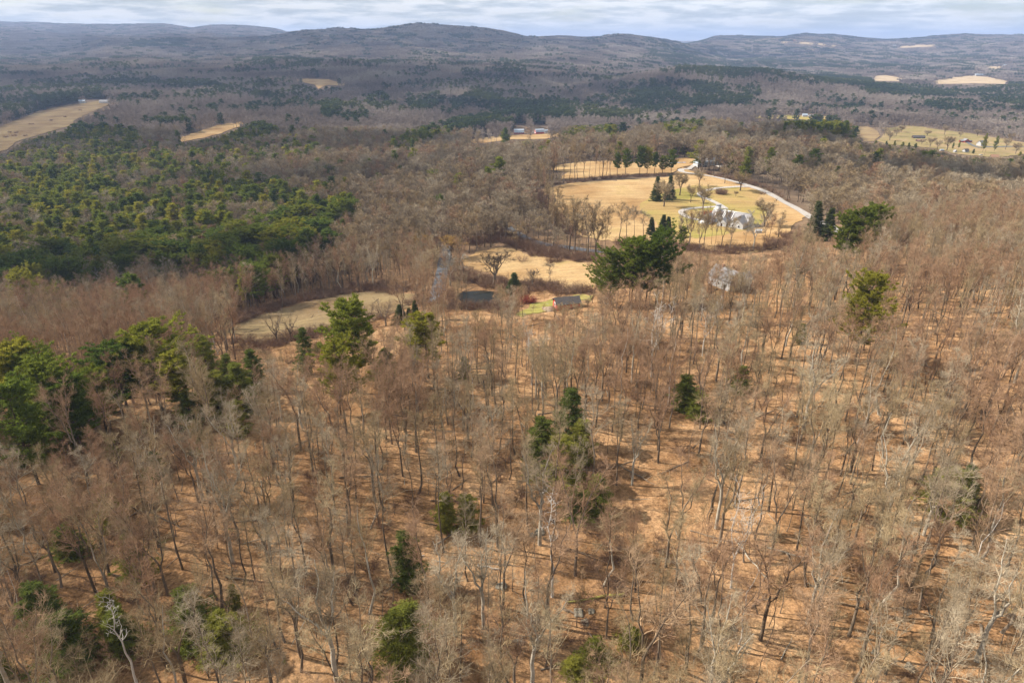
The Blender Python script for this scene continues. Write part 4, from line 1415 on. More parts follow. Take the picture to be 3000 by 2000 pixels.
put('pine_tree', P3_, 1996, 665, 0, 'low dark evergreen right of the three spruces below the lawn', py_base=720, sxy=0.55)
put('spruce_tree', S0, 1174, 890, 0, 'left small dark spruce of three at the left meadow corner', py_base=948, sxy=0.72)
put('spruce_tree', S0, 1201, 902, 0, 'middle and smallest spruce of three at the left meadow corner', py_base=944, sxy=0.5)
put('spruce_tree', S0, 1216, 880, 0, 'right brownish spruce of three at the left meadow corner', py_base=938, sxy=0.5)
put('spruce_tree', S0, 1506, 800, 0, 'single green spruce between the pond and the lower field', py_base=864, sxy=0.95, keep=5)
put('pine_tree', P2_, 1292, 572, 19, 'dark pine alone in the bare wood above the lower road', sxy=0.8)
put('pine_tree', P2_, 1045, 588, 20, 'dark pine at the right tip of the pine stand', sxy=0.8)
put('pine_tree', P0, 878, 730, 18, 'single pine just below the pine stand near the meadow', sxy=0.75)
put('spruce_tree', S0, 464, 792, 15, 'dark evergreen standing in bare trees below the pine stand', sxy=0.9)
put('spruce_tree', S0, 356, 822, 12, 'small dark evergreen left of its taller twin below the pine stand', sxy=0.8)
# birches, snags, willows
Bi, Bd = BIRCH
put('birch_tree', Bd, 1930, 868, 21, 'big white-limbed tree above the canopy in the middle right', sxy=1.15, keep=4)
put('birch_tree', Bd, 1560, 935, 17, 'pale white crown in the canopy below the small green lawn', sxy=0.9)
put('birch_tree', Bi, 1372, 990, 18, 'white birch beside the light green young hemlock', sxy=0.9)
put('birch_tree', Bi, 2570, 1050, 19, 'white birch with a bright trunk in the upper right wood', sxy=1.0, keep=4)
put('birch_tree', Bi, 2950, 840, 18, 'white birch stems near the right edge of the upper canopy', sxy=1.0)
put('birch_tree', Bd, 2080, 862, 17, 'white forked birch just below the hidden lower house', sxy=0.8)
put('birch_tree', Bd, 2190, 1428, 18, 'tree with a bleached white top above the fallen logs', sxy=0.8, keep=4)
put('dead_snag', SNAG, 1628, 1418, 20, 'bleached dead snag in the middle of the lower wood', sxy=1.0, keep=4)
put('dead_snag', SNAG, 320, 1740, 15, 'thin grey snag by the hemlocks in the lower left', sxy=0.8)
put('birch_tree', Bi, 2215, 1610, 16, 'pale birch with upswept limbs right of the fallen logs', sxy=1.0)
put('birch_tree', Bi, 20, 1640, 14, 'white branch tree on the left edge above the bright hemlock', sxy=0.9)
put('willow_tree', WILLOW, 1232, 690, 12, 'left yellow willow at the top of the left road', sxy=1.0, py_base=768)
put('willow_tree', WILLOW, 1322, 692, 12, 'right yellow willow at the top of the left road', sxy=0.95, py_base=762)
OA, OG = OPEN
BT = 'bare_tree'
for a, b, c, f, s, lab in [
    (1447, 842, 736, OG, 1.0, 'dark gnarled bare tree standing over the pond'), (1558, 850, 786, OG, 0.35, 'stunted bare tree at the near edge of the lower field'),
    (1607, 838, 764, NEAR[0], 0.6, 'thin bare tree at the near edge of the lower field'), (1320, 836, 730, NEAR[4], 0.75, 'pale bare tree between the left road and the pond'),
    (1077, 825, 744, NEAR[4], 0.7, 'light grey bare tree alone in the dark wood edge'), (1257, 852, 724, NEAR[1], 0.95, 'dark bare tree just left of the left road'),
    (1130, 955, 872, OG, 0.95, 'gnarled black bare tree on the left meadow'), (1085, 960, 880, OG, 0.7, 'second gnarled bare tree on the left meadow'), (815, 1010, 905, OG, 0.8, 'dark bare tree at the near rim of the left meadow'), (855, 1000, 915, OG, 0.7, 'bare tree right beside the dark one at the left meadow rim'),
    (1735, 888, 850, OG, 0.4, 'vase-shaped bare tree at the end of the small green lawn'),
    (1620, 727, 548, NEAR[2], 0.8, 'tallest bare tree on the road bank below the main field'), (1668, 735, 575, NEAR[1], 0.8, 'forked bare tree on the road bank, second from the tallest'), (1684, 738, 572, NEAR[6], 0.8, 'bare tree touching the forked one on the road bank'),
    (1722, 749, 590, NEAR[7], 0.8, 'leaning bare tree on the road bank'), (1746, 750, 586, NEAR[1], 0.85, 'strong bare tree where the road bank shadow begins'),
    (1816, 708, 590, NEAR[2], 0.7, 'first bare tree right of the bank gap below the field'), (1838, 711, 600, NEAR[0], 0.7, 'second bare tree right of the bank gap'), (1855, 704, 600, NEAR[5], 0.7, 'third bare tree right of the bank gap'), (1885, 702, 612, NEAR[0], 0.7, 'bare tree just left of the brownish spruces'),
    (2018, 724, 608, NEAR[7], 0.75, 'bare tree below the gravel circle, furthest left'), (2048, 711, 620, NEAR[0], 0.7, 'bare tree below the gravel circle, second from left'), (2062, 704, 622, NEAR[5], 0.6, 'slim bare tree below the gravel circle'), (2083, 718, 618, NEAR[3], 0.4, 'bare tree in front of the left end of the white house'),
    (2092, 733, 620, NEAR[0], 0.4, 'double bare stem in front of the white house'), (2112, 727, 606, NEAR[1], 0.5, 'forked bare tree before the left wing of the white house'), (2136, 739, 630, NEAR[6], 0.5, 'thick forked bare tree in front of the white house'),
    (2177, 733, 640, NEAR[0], 0.4, 'slim bare tree in front of the big roof of the white house'), (2206, 734, 618, NEAR[4], 0.7, 'dark bare tree right of the white shed box'), (2252, 705, 630, NEAR[3], 0.7, 'bare tree at the right end of the hay below the house'),
    (2238, 664, 588, OA, 1.1, 'round-crowned bare tree right of the white house'), (2282, 696, 636, NEAR[5], 0.7, 'outermost bare tree right of the white house'),
    (2058, 616, 545, OA, 0.95, 'bare yard tree inside the gravel loop'), (1991, 574, 508, OA, 0.95, 'round bare tree right of the spruce pair'), (2048, 545, 500, OA, 0.75, 'bare yard tree below the upper bend of the drive'),
    (2123, 538, 488, OA, 0.65, 'bare yard tree touching the gravel drive'), (2168, 560, 505, OA, 1.15, 'wide low bare tree where the two drives part'), (2023, 595, 545, OA, 0.6, 'small bare tree left of the gravel loop'),
    (2155, 577, 560, OA, 0.3, 'tiny bare tree on the lawn inside the loop'), (1945, 607, 533, OA, 1.0, 'grey bare tree in front of the spruce pair'),
    (2335, 380, 352, OA, 0.9, 'bare tree on the strip before the far white house')]:
    put(BT, f, a, c, 0, lab, py_base=b, sxy=s)
for i, (a, b, c) in enumerate([(1580, 530, 452), (1593, 546, 455), (1606, 540, 450), (1619, 536, 446), (1637, 534, 452), (1651, 536, 447), (1669, 531, 443), (1684, 529, 450), (1692, 528, 441), (1711, 527, 447), (1727, 526, 444), (1743, 524, 448), (1757, 526, 440), (1764, 525, 449), (1776, 523, 442), (1787, 516, 450)]):
    put(BT, NEAR[[0, 2, 5, 3, 0, 7, 2, 6][i % 8]], a, c - 22, 0, ['first', 'second', 'third', 'fourth', 'fifth', 'sixth', 'seventh', 'eighth', 'ninth', 'tenth', 'eleventh', 'twelfth', 'thirteenth', 'fourteenth', 'fifteenth', 'sixteenth'][i] + ' bare tree from the left in the row between upper and main field',
        py_base=b, sxy=0.72, group='row of bare trees between the fields')

for a, b, c, f, s, lab in [
    (2878, 448, 393, PINE_M[1], 1.5, 'left of the two dark pines hiding the tall white house'), (2912, 444, 399, PINE_M[0], 1.5, 'right of the two dark pines by the tall white house'),
    (2618, 434, 412, PINE_M[2], 1.1, 'yellow-green young pine at the lower left rim of the right lawn'), (2642, 437, 416, PINE_M[0], 1.2, 'young pine second along the lower rim of the right lawn'), (2660, 438, 418, PINE_M[2], 1.2, 'young pine third along the lower rim of the right lawn'),
    (2680, 440, 420, PINE_M[1], 1.2, 'young pine below the tan-roofed cottage'), (2595, 428, 413, PINE_M[2], 1.1, 'first young pine at the corner between hay and right lawn'), (2808, 436, 412, PINE_M[2], 0.8, 'narrow yellow evergreen left of the wide red barn'),
    (2790, 438, 418, PINE_M[0], 0.8, 'small evergreen beside the little white gabled shed'), (2850, 452, 436, PINE_M[2], 1.0, 'low evergreen in front of the small grey house'), (2985, 466, 444, PINE_M[0], 1.3, 'evergreen by the right picture edge above the bare wood')]:
    put('pine_tree', f, a, c, 0, lab, py_base=b, sxy=s * 0.6)
for a, b, c, s, lab in [
    (2773, 443, 400, 1.3, 'round bare tree in the middle of the right lawn'), (2766, 396, 368, 1.0, 'bare tree at the top of the right lawn above the round one'), (2812, 403, 386, 0.9, 'bare tree above the wide red barn'), (2724, 432, 404, 1.2, 'pale bare tree right of the tan-roofed cottage'),
    (2745, 440, 412, 1.0, 'bare tree left of the round one on the right lawn'), (2715, 400, 382, 1.2, 'grey bushy tree at the right end of the long brown house'), (2640, 388, 370, 1.2, 'bushy bare tree on the hedge left of the right lawn'), (2625, 400, 378, 1.2, 'second bushy tree on the hedge left of the right lawn'),
    (2606, 412, 386, 1.3, 'third bushy tree down the hedge left of the right lawn'), (2590, 398, 374, 1.2, 'upper hedge tree between hay and right lawn'), (2945, 440, 405, 1.1, 'bare tree right of the two dark pines'), (2975, 452, 420, 1.1, 'bare tree by the far right road'),
    (2960, 412, 392, 1.2, 'bare tree behind the far right road'), (2862, 400, 380, 1.1, 'bare tree behind the tall white house'), (2700, 424, 408, 0.9, 'small bare tree beside the tan-roofed cottage')]:
    put(BT, OA, a, c, 0, lab, py_base=b, sxy=s * 1.0)

for i, (a, b, c) in enumerate([(1640, 918, 885), (1662, 925, 890), (1684, 915, 884), (1705, 912, 882), (1722, 900, 872), (1625, 930, 893), (1650, 940, 897), (1690, 935, 893), (1775, 905, 862), (1795, 908, 868), (1760, 900, 862)]):
    put(BT, OA, a, c, 0, ['bushy bare tree hiding the left half of the dark-roofed red building', 'bushy bare tree before the middle of the dark-roofed red building', 'bushy bare tree before the right half of the dark-roofed red building', 'bushy bare tree at the right end of the dark-roofed red building',
                          'bare bush-like tree at the right tip of the small green lawn', 'low bare tree below the left end of the small green lawn', 'low bare tree in front of the red building, lower row left', 'low bare tree in front of the red building, lower row right',
                          'bare tree hiding the narrow white gable', 'bare tree right of the narrow white gable', 'bare tree left of the narrow white gable'][i], py_base=b, sxy=0.4)

for i, (a, b, c, f) in enumerate([(2052, 494, 448, 0), (2064, 497, 442, 2), (2078, 499, 446, 5), (2092, 502, 444, 0), (2108, 505, 450, 6), (2120, 507, 447, 2)]):
    put(BT, NEAR[f], a, c, 0, ['first', 'second', 'third', 'fourth', 'fifth', 'sixth'][i] + ' bare tree from the left screening the pale house atop the drive', py_base=b, sxy=0.6, group='bare trees screening the pale house')

for i in range(46):
    if i < 20:
        a = 1592 + i * 9.4 + random.uniform(-5, 5); b = 716 + (a - 1592) * 0.2 + random.uniform(-9, 9)
    elif i < 32:
        a = 1990 + (i - 20) * 25 + random.uniform(-9, 9); b = 728 + random.uniform(-12, 16)
    else:
        a = 1575 + (i - 32) * 3.2 + random.uniform(-8, 12); b = 560 + (i - 32) * 8.5 + random.uniform(-6, 6)
    f = NEAR[[0, 2, 5, 3, 1, 6][i % 6]]
    if 2065 < a < 2225 and i >= 20:
        continue
    put(BT, f, a, b - random.uniform(88, 128), 0, None, py_base=b, sxy=0.42, group='thin bare trees along the edges of the main field', keep=1.5)
    TREES[-1]['look'] = f.look

# ---- near wood
STUFF_NEAR, STUFF_MID = [], []


def scatter_zone(y0, y1, sp, seed):
    P, rng = lattice(y0, y1, sp, seed=seed)
    z = zg(P[:, 0], P[:, 1])
    n = len(P)
    H = np.where(rng.random(n) < 0.32, rng.uniform(6, 12, n), rng.uniform(14, 22, n))
    px, py = project(P[:, 0], P[:, 1], z + H * 0.8)
    con = look(CON, px, py, 0.08)
    con = np.clip(con * (0.55 + 0.9 * vnoise(P[:, 0], P[:, 1], 28, 5)), 0, 1)
    isc = rng.random(n) < con * (0.92 if y1 > 340 else 0.6)
    H = np.where(isc & (py > 900), rng.uniform(4.5, 9.5, n), H)
    H = np.where(isc & (py <= 900), rng.uniform(15, 24, n), H)
    if y1 > 340:
        H = np.where(isc, H, np.where(H < 13, H + 6, H * 1.08))
    gap = vnoise(P[:, 0], P[:, 1], 17, 9) * 0.6 + vnoise(P[:, 0], P[:, 1], 48, 10) * 0.4
    thr = 0.30 if y1 > 340 else 0.26 + 0.06 * np.clip((py - 1000) / 500, 0, 1) * np.clip((px - 500) / 500, 0, 1)
    thr = np.where((px < 700) & (py > 1050), 0.0, thr)
    keep = (gap > thr) | isc
    fr = free(P, z, H)
    for lo, hi in ((8.5, 12), (5, 8), (2.8, 4.5)):      # beside a clearing only lower growth leaves the view open
        Hn = np.where(fr, H, rng.uniform(lo, hi, n))
        fr2 = free(P, z, Hn, spread=1.0)
        H = np.where(fr, H, Hn)
        fr |= fr2
    keep &= fr & spot_ok(P)
    if y1 <= 340:
        keep &= shows(P, z, H, rng)
    keep &= ~hidden(P, z, H)
    keep &= (px > -420) & (px < 3420)
    pr = np.hypot(P[:, 0], P[:, 1])
    keep &= pr > 42
    return P[keep], z[keep], H[keep], isc[keep], rng


P, z, H, isc, rng = scatter_zone(34, 330, 4.6, 101)
fi = rng.integers(0, N_BIG, len(P))
small = H < 13
fi = np.where(small, N_BIG + rng.integers(0, 2, len(P)), fi)
# reddish maples gather in patches
redp = vnoise(P[:, 0], P[:, 1], 30, 21)
fi = np.where((redp > 0.66) & ~small, rng.choice([3, 6], len(P)), fi)
birch = (rng.random(len(P)) < 0.016) & ~isc & ~small
size = H / np.sqrt(P[:, 0] ** 2 + P[:, 1] ** 2 + (CAM_Z - z) ** 2)
frame = in_frame(P, z, H)
pale = np.isin(fi, [4, 7]) & (rng.random(len(P)) < 0.55)
fi = np.where(pale, rng.choice([0, 1, 2, 5], len(P)), fi)
n_bare = 300 - sum(t['kind'] == BT for t in TREES)
n_hem = 300 - sum(t['kind'] == 'hemlock_tree' for t in TREES)
order = np.argsort(-size)
pick_b = [i for i in order if frame[i] and not isc[i] and not birch[i]][:n_bare - 4]
pick_h = [i for i in order if frame[i] and isc[i] and P[i, 1] < 300][:n_hem - 40]
pick_w = [i for i in order if frame[i] and birch[i] and not isc[i]]
chosen = set(pick_b) | set(pick_h) | set(pick_w)
for i in pick_b:
    f = NEAR[fi[i]]
    TREES.append(dict(kind=BT, form=f, x=P[i, 0], y=P[i, 1], z=z[i], k=H[i] / f.H, sxy=H[i] / f.H * rng.uniform(0.85, 1.15), label=None, look=f.look, group='bare trees on the near slope', rz=rng.uniform(0, 6.28), cat='tree'))
for i in pick_w:
    f = Bi
    TREES.append(dict(kind='birch_tree', form=f, x=P[i, 0], y=P[i, 1], z=z[i], k=H[i] / f.H, sxy=H[i] / f.H, label=None, look='white-stemmed', group='birches scattered in the wood', rz=rng.uniform(0, 6.28), cat='tree'))
for i in pick_h:
    f = HEM[i % 2] if H[i] < 15 else PINE[i % 4]
    knd = 'hemlock_tree' if H[i] < 15 else 'pine_tree'
    TREES.append(dict(kind=knd, form=f, x=P[i, 0], y=P[i, 1], z=z[i], k=H[i] / f.H, sxy=H[i] / f.H * rng.uniform(0.8, 1.2), label=None, look=f.look, group='evergreens scattered on the near slope', rz=rng.uniform(0, 6.28), cat='tree'))
rest = np.array([i for i in range(len(P)) if i not in chosen])
R = P[rest]
forms = NEAR + [Bi] + HEM + PINE
idx = fi[rest].copy()
idx[birch[rest]] = len(NEAR)
ir = isc[rest]
idx[ir] = np.where(H[rest][ir] < 15, len(NEAR) + 1 + rng.integers(0, 2, ir.sum()), len(NEAR) + 3 + rng.integers(0, 4, ir.sum()))
hh = np.array([f.H for f in forms])[idx]
k = H[rest] / hh
w = k * rng.uniform(0.8, 1.2, len(k))
instancer('bare_wood', forms, np.column_stack([R, z[rest] - 0.1]), rng.uniform(0, 6.28, len(R)), np.column_stack([w, w, k]), idx, 'leafless wood covering the near slope behind the nearest trees')
print('near things', len(TREES), 'near stuff', len(R))

# ---- saplings and brush on the near floor
P, rng = lattice(36, 300, 3.1, seed=103)
z = zg(P[:, 0], P[:, 1])
g = vnoise(P[:, 0], P[:, 1], 14, 31)
bx, by = project(P[:, 0], P[:, 1], z)
keep = (g > np.where((bx < 700) & (by > 1150), 0.35, 0.62)) & (rng.random(len(P)) < 0.5) & free(P, z, np.full(len(P), 2.0), (0, 1), 0.5) & spot_ok(P)
P, z = P[keep], z[keep]
s = rng.uniform(0.4, 1.0, len(P))
forms = BRUSH + [NEAR[8], NEAR[9]]
idx = rng.choice([0, 1, 2, 3], len(P), p=[0.3, 0.3, 0.2, 0.2])
s = np.where(idx >= 2, rng.uniform(0.35, 0.7, len(P)), s)
instancer('brush', forms, np.column_stack([P, z]), rng.uniform(0, 6.28, len(P)), np.column_stack([s, s, s]), idx, 'low leafless brush and saplings on the leafy floor')

# ---- fallen limbs and rotten logs lying in the leaves
def fallen_form(name, seed, ln, r):
    rng = np.random.default_rng(seed)
    A, B = Parts(), Parts()
    d = rng.normal(0, 0.05, (7, 3)); d[:, 2] = np.abs(d[:, 2]) * 0.5
    P = np.stack([np.linspace(-ln / 2, ln / 2, 7), np.zeros(7), np.full(7, r * 0.6)], 1) + d
    R = np.linspace(r, r * 0.3, 7)
    A.addq(*tubes(P[None], R[None], 5))
    P1, R1 = grow(P[None], R[None], 6, 0.3, 1.0, 45, ln * 0.22, 3, 0.02, 0.2, 0.5, rng)
    P1[..., 2] = np.abs(P1[..., 2]) * 0.6
    B.addq(*tubes(P1, np.maximum(R1, 0.015), 3))
    return Form(name, A, B, M['bark'] if seed % 2 else M['bark_pale'], M['twig_grey'], 1)


FALLEN = [fallen_form('fallen_a', 301, 7, 0.13), fallen_form('fallen_b', 302, 4, 0.07), fallen_form('fallen_c', 303, 10, 0.17), fallen_form('fallen_d', 304, 3, 0.05)]
P, rng = lattice(36, 260, 6.0, seed=109)
P = P[rng.random(len(P)) < 0.5]
n = len(P)
s = rng.uniform(0.6, 1.2, n)
instancer('fallen_branches', FALLEN, np.column_stack([P, zg(P[:, 0], P[:, 1])]), rng.uniform(0, 6.28, n), np.column_stack([s, s, s]), rng.integers(0, 4, n), 'fallen limbs and rotting branches strewn over the leaf floor')

# ---- middle distance: 330 to 950 m
P, z, H, isc, rng = scatter_zone(330, 950, 7.9, 104)
px, py = project(P[:, 0], P[:, 1], z + H * 0.7)
d3 = np.hypot(P[:, 0], P[:, 1])
n_pine = 296 - sum(t['kind'] == 'pine_tree' for t in TREES)
frame = in_frame(P, z, H, 0)
order = np.argsort(-(H / d3))
pick = [i for i in order if isc[i] and frame[i]][:n_pine]
for i in pick:
    f = PINE[rng.integers(0, 4)] if d3[i] < 420 else PINE_M[rng.integers(0, 3)]
    s = H[i] / f.H
    TREES.append(dict(kind='pine_tree', form=f, x=P[i, 0], y=P[i, 1], z=z[i], k=s, sxy=s * rng.uniform(1.25, 1.7), label=None, look=['dark', 'olive', 'yellow-green'][i % 3] if f in PINE_M else f.look, group='pines in the stand beyond the slope', rz=rng.uniform(0, 6.28), cat='tree'))
ch = np.zeros(len(P), bool); ch[pick] = True
rest = ~ch
forms = MID + PINE_M + HEM_M
n = rest.sum()
idx = np.where(isc[rest], 5 + rng.integers(0, 4, n), rng.integers(0, 5, n))
greyp = vnoise(P[rest][:, 0], P[rest][:, 1], 60, 41)
idx = np.where(~isc[rest] & (greyp > 0.6), rng.choice([0, 2], n), idx)
hh = np.array([f.H for f in forms])[idx]
k = H[rest] / hh
w = k * rng.uniform(1.0, 1.5, n) * np.where(isc[rest], 1.15, 1.0)
instancer('valley_wood', forms, np.column_stack([P[rest], z[rest] - 0.2]), rng.uniform(0, 6.28, n), np.column_stack([w, w, k]), idx, 'leafless and evergreen woods filling the valley beyond the near slope')
print('pines picked', len(pick), 'mid stuff', n)

# ---- brush along the field edges
def edge_brush():
    rng = np.random.default_rng(5)
    pts = []
    for line, wdt, dens in [([(1455, 668), (1520, 712), (1600, 742), (1700, 758), (1760, 765)], 14, 2.0), ([(1330, 800), (1400, 828), (1450, 835), (1500, 838), (1600, 850), (1700, 862)], 12, 1.8),
                            ([(1010, 848), (1100, 846), (1200, 852)], 10, 1.6), ([(1560, 548), (1640, 540), (1790, 522), (1960, 515)], 5, 0.5), ([(1800, 712), (1900, 716), (2000, 728), (2100, 742), (2250, 728), (2330, 690)], 12, 1.0),
                            ([(1250, 880), (1330, 905), (1440, 905), (1500, 900)], 12, 2.0), ([(660, 955), (760, 918), (900, 878), (1010, 856)], 8, 1.5), ([(700, 1012), (800, 1015), (900, 990), (1000, 970), (1100, 940)], 10, 1.2), ([(1570, 565), (1600, 612), (1640, 655), (1690, 692)], 7, 1.3), ([(2060, 508), (2200, 540), (2320, 595)], 8, 0.5),
                            ([(1350, 715), (1400, 705), (1470, 700), (1500, 710)], 14, 1.6)]:
        g = np.array([ground(a, b)[:2] for a, b in line])
        for a, b in zip(g[:-1], g[1:]):
            n = int(np.linalg.norm(b - a) * dens)
            t = rng.random(n)[:, None]
            pts.append(a + (b - a) * t + rng.normal(0, wdt / 3, (n, 2)))
    P = np.concatenate(pts)
    # keep off the roads and out of the pond
    for R in ROADS:
        d = np.min(np.hypot(P[:, None, 0] - R[None, :, 0], P[:, None, 1] - R[None, :, 1]), 1)
        P = P[d > 3.8]
    P = P[((P[:, 0] - POND_C[0]) / 9) ** 2 + ((P[:, 1] - POND_C[1]) / 10.5) ** 2 > 1]
    s = rng.uniform(0.6, 1.35, len(P))
    instancer('field_edge_brush', BRUSH, np.column_stack([P, zg(P[:, 0], P[:, 1])]), rng.uniform(0, 6.28, len(P)), np.column_stack([s * 1.1, s * 1.1, s]), rng.integers(0, 2, len(P)), 'brown brambles and brush along the field edges')


edge_brush()

# ---- far woods 950 to 2600 m, tree by tree
P, rng = lattice(950, 2700, 9.4, 0.95, 105)
z = zg(P[:, 0], P[:, 1])
n = len(P)
H = rng.uniform(14, 20, n)
px, py = project(P[:, 0], P[:, 1], z + H * 0.8)
con = look(CON, px, py, 0.1)
con = np.where(con > 0.35, np.clip(con * 0.95 + (vnoise(P[:, 0], P[:, 1], 70, 52) * 0.6 + vnoise(P[:, 0], P[:, 1], 170, 53) * 0.4 - 0.56) * 2.4, 0.04, 0.96), con * np.clip(vnoise(P[:, 0], P[:, 1], 90, 51) * 4.5 - 1.7, 0, 3))
isc = rng.random(n) < con
H = np.where(isc, H + rng.uniform(1, 5, n), H)
keep = free(P, z, H, (0, 0.5, 1.0), 2.0) & ~hidden(P, z, H)
P, z, H, isc = P[keep], z[keep], H[keep], isc[keep]
n = len(P)
forms = FAR + PINE_F
idx = np.where(isc, 3 + rng.integers(0, 2, n), rng.integers(0, 3, n))
k = H / np.array([f.H for f in forms])[idx]
w = k * rng.uniform(1.0, 1.35, n) * np.where(isc, 1.35, 1.0)
instancer('far_woods', forms, np.column_stack([P, z - 0.3]), rng.uniform(0, 6.28, n), np.column_stack([w, w, k]), idx, 'distant woods on the valley floor and shelf')
print('far', n)

# ---- canopy of the hills beyond
allp, allz, alls, alli = [], [], [], []
for (y0, y1, sp, sc_, seed) in [(2700, 4400, 30, 1.0, 106), (4400, 7000, 44, 1.35, 107), (7000, 12500, 66, 1.9, 108)]:
    P, rng = lattice(y0, y1, sp, 0.93, seed)
    z = zg(P[:, 0], P[:, 1])
    keep = free(P, z, np.full(len(P), 14.0), (0, 1.0), sp * 0.3) & ~hidden(P, z, np.full(len(P), 20.0))
    P, z = P[keep], z[keep]
    n = len(P)
    px, py = project(P[:, 0], P[:, 1], z + 10)
    con = np.clip(look(CON, px, py, 0.1) * (0.1 + 1.9 * vnoise(P[:, 0], P[:, 1], 260, 61) * vnoise(P[:, 0], P[:, 1], 90, 62) * 2), 0, 1)
    isc = rng.random(n) < con
    allp.append(P); allz.append(z)
    alls.append(np.column_stack([np.full(n, sc_), np.full(n, sc_), rng.uniform(0.8, 1.15, n)]))
    alli.append(np.where(isc, 2, rng.integers(0, 2, n)))
P, z, S, I = np.concatenate(allp), np.concatenate(allz), np.concatenate(alls), np.concatenate(alli)
# lie along the slope
e = 15.0
gx = (zg(P[:, 0] + e, P[:, 1]) - zg(P[:, 0] - e, P[:, 1])) / (2 * e)
gy = (zg(P[:, 0], P[:, 1] + e) - zg(P[:, 0], P[:, 1] - e)) / (2 * e)
instancer('hill_woods', PATCH, np.column_stack([P, z - 0.5]), np.zeros(len(P)), S, I, 'woods clothing the far hills', tilt=np.column_stack([np.arctan(gy), -np.arctan(gx)]))
print('patches', len(P))

# ------------------------------------------------------------------ buildings
def boxa(x0, y0, z0, x1, y1, z1):
    V = np.array([[x0, y0, z0], [x1, y0, z0], [x1, y1, z0], [x0, y1, z0], [x0, y0, z1], [x1, y0, z1], [x1, y1, z1], [x0, y1, z1]], float)
    Q = np.array([[0, 3, 2, 1], [4, 5, 6, 7], [0, 1, 5, 4], [1, 2, 6, 5], [2, 3, 7, 6], [3, 0, 4, 7]])
    return V, Q


def part_boxes(name, boxes, mat, parent):
    p = Parts()
    for b in boxes:
        p.addq(*boxa(*b))
    V, Q, T = p.arrays()
    return link(name, mesh_np(name, V, Q, T, [mat]), parent)


def extrude_profile(name, prof, x0, x1, mat, parent, xf=None):
    """profile in (y, z) swept along x"""
    n = len(prof)
    V = [(x0, a, b) for a, b in prof] + [(x1, a, b) for a, b in prof]
    me = bpy.data.meshes.new(name)
    F = [tuple(range(n))[::-1], tuple(range(n, 2 * n))] + [(i, (i + 1) % n, n + (i + 1) % n, n + i) for i in range(n)]
    if xf is not None:
        V = [tuple(xf @ Vector(v)) for v in V]
    me.from_pydata(V, [], F)
    me.materials.append(mat)
    me.update()
    return link(name, me, parent)


def gable(parent, cx, cy_, L, W, hw, hr, wall, roof, axis='x', over=0.45, thick=0.22, z0=-0.6, parts=('wall', 'roof')):
    """walls with gable ends and a two-slope roof; ridge along the given axis"""
    xf = Matrix.Translation((cx, cy_, 0)) @ Matrix.Rotation(0 if axis == 'x' else math.radians(90), 4, 'Z')
    w = W / 2
    a = extrude_profile(parts[0], [(-w, z0), (w, z0), (w, hw), (0, hr), (-w, hw)], -L / 2, L / 2, wall, parent, xf)
    s = (hr - hw) / w
    e = over
    r = extrude_profile(parts[1], [(-w - e, hw - s * e + 0.03), (0, hr + 0.03), (w + e, hw - s * e + 0.03), (w + e, hw - s * e + thick), (0, hr + thick + 0.05), (-w - e, hw - s * e + thick)][::-1], -L / 2 - e, L / 2 + e, roof, parent, xf)
    return a, r


def gambrel(parent, cx, cy_, L, W, hw, hr, wall, roof, axis='x', over=0.4, thick=0.25, z0=-0.8):
    xf = Matrix.Translation((cx, cy_, 0)) @ Matrix.Rotation(0 if axis == 'x' else math.radians(90), 4, 'Z')
    w = W / 2
    k, kz = w * 0.62, hw + (hr - hw) * 0.68
    a = extrude_profile('wall', [(-w, z0), (w, z0), (w, hw), (k, kz), (0, hr), (-k, kz), (-w, hw)], -L / 2, L / 2, wall, parent, xf)
    t = thick
    r = extrude_profile('roof', [(-w - 0.3, hw - 0.3), (-k - 0.03, kz + 0.04), (0, hr + 0.04), (k + 0.03, kz + 0.04), (w + 0.3, hw - 0.3), (w + 0.3 + t, hw - 0.25), (k + t, kz + t), (0, hr + t + 0.05), (-k - t, kz + t), (-w - 0.3 - t, hw - 0.25)][::-1],
                        -L / 2 - over, L / 2 + over, roof, parent, xf)
    return a, r


def window(parent, side, u, v, w, h, face, frame=M['trim'], glass=M['glass'], name='window'):
    """face: coordinate of the wall plane; side -y, +y, -x, +x"""
    s = -1 if side[0] == '-' else 1
    d0, d1, d2 = face - 0.02 * s, face + 0.07 * s, face + 0.10 * s

    def b(u0, u1, z0, z1, a, c):
        a, c = min(a, c), max(a, c)
        return (u0, a, z0, u1, c, z1) if side[1] == 'y' else (a, u0, z0, c, u1, z1)
    f = part_boxes(name, [b(u - w / 2 - .12, u + w / 2 + .12, v - .12, v, d0, d2), b(u - w / 2 - .12, u + w / 2 + .12, v + h, v + h + .12, d0, d2), b(u - w / 2 - .12, u - w / 2, v, v + h, d0, d2), b(u + w / 2, u + w / 2 + .12, v, v + h, d0, d2)], frame, parent)
    part_boxes('pane', [b(u - w / 2, u + w / 2, v, v + h, d0, d1)], glass, f)
    return f


def mpp(x, y, z):
    return (y * CT - (z - CAM_Z) * ST) / 2000


def house_at(name, px, py, rz, label, cat, key=None):
    if key:
        x, y, z = SITE[key]
    else:
        x, y, z = ground(px, py)
    return tag(empty(name, (x, y, z + 0.2), math.radians(rz)), label, cat), mpp(x, y, z)


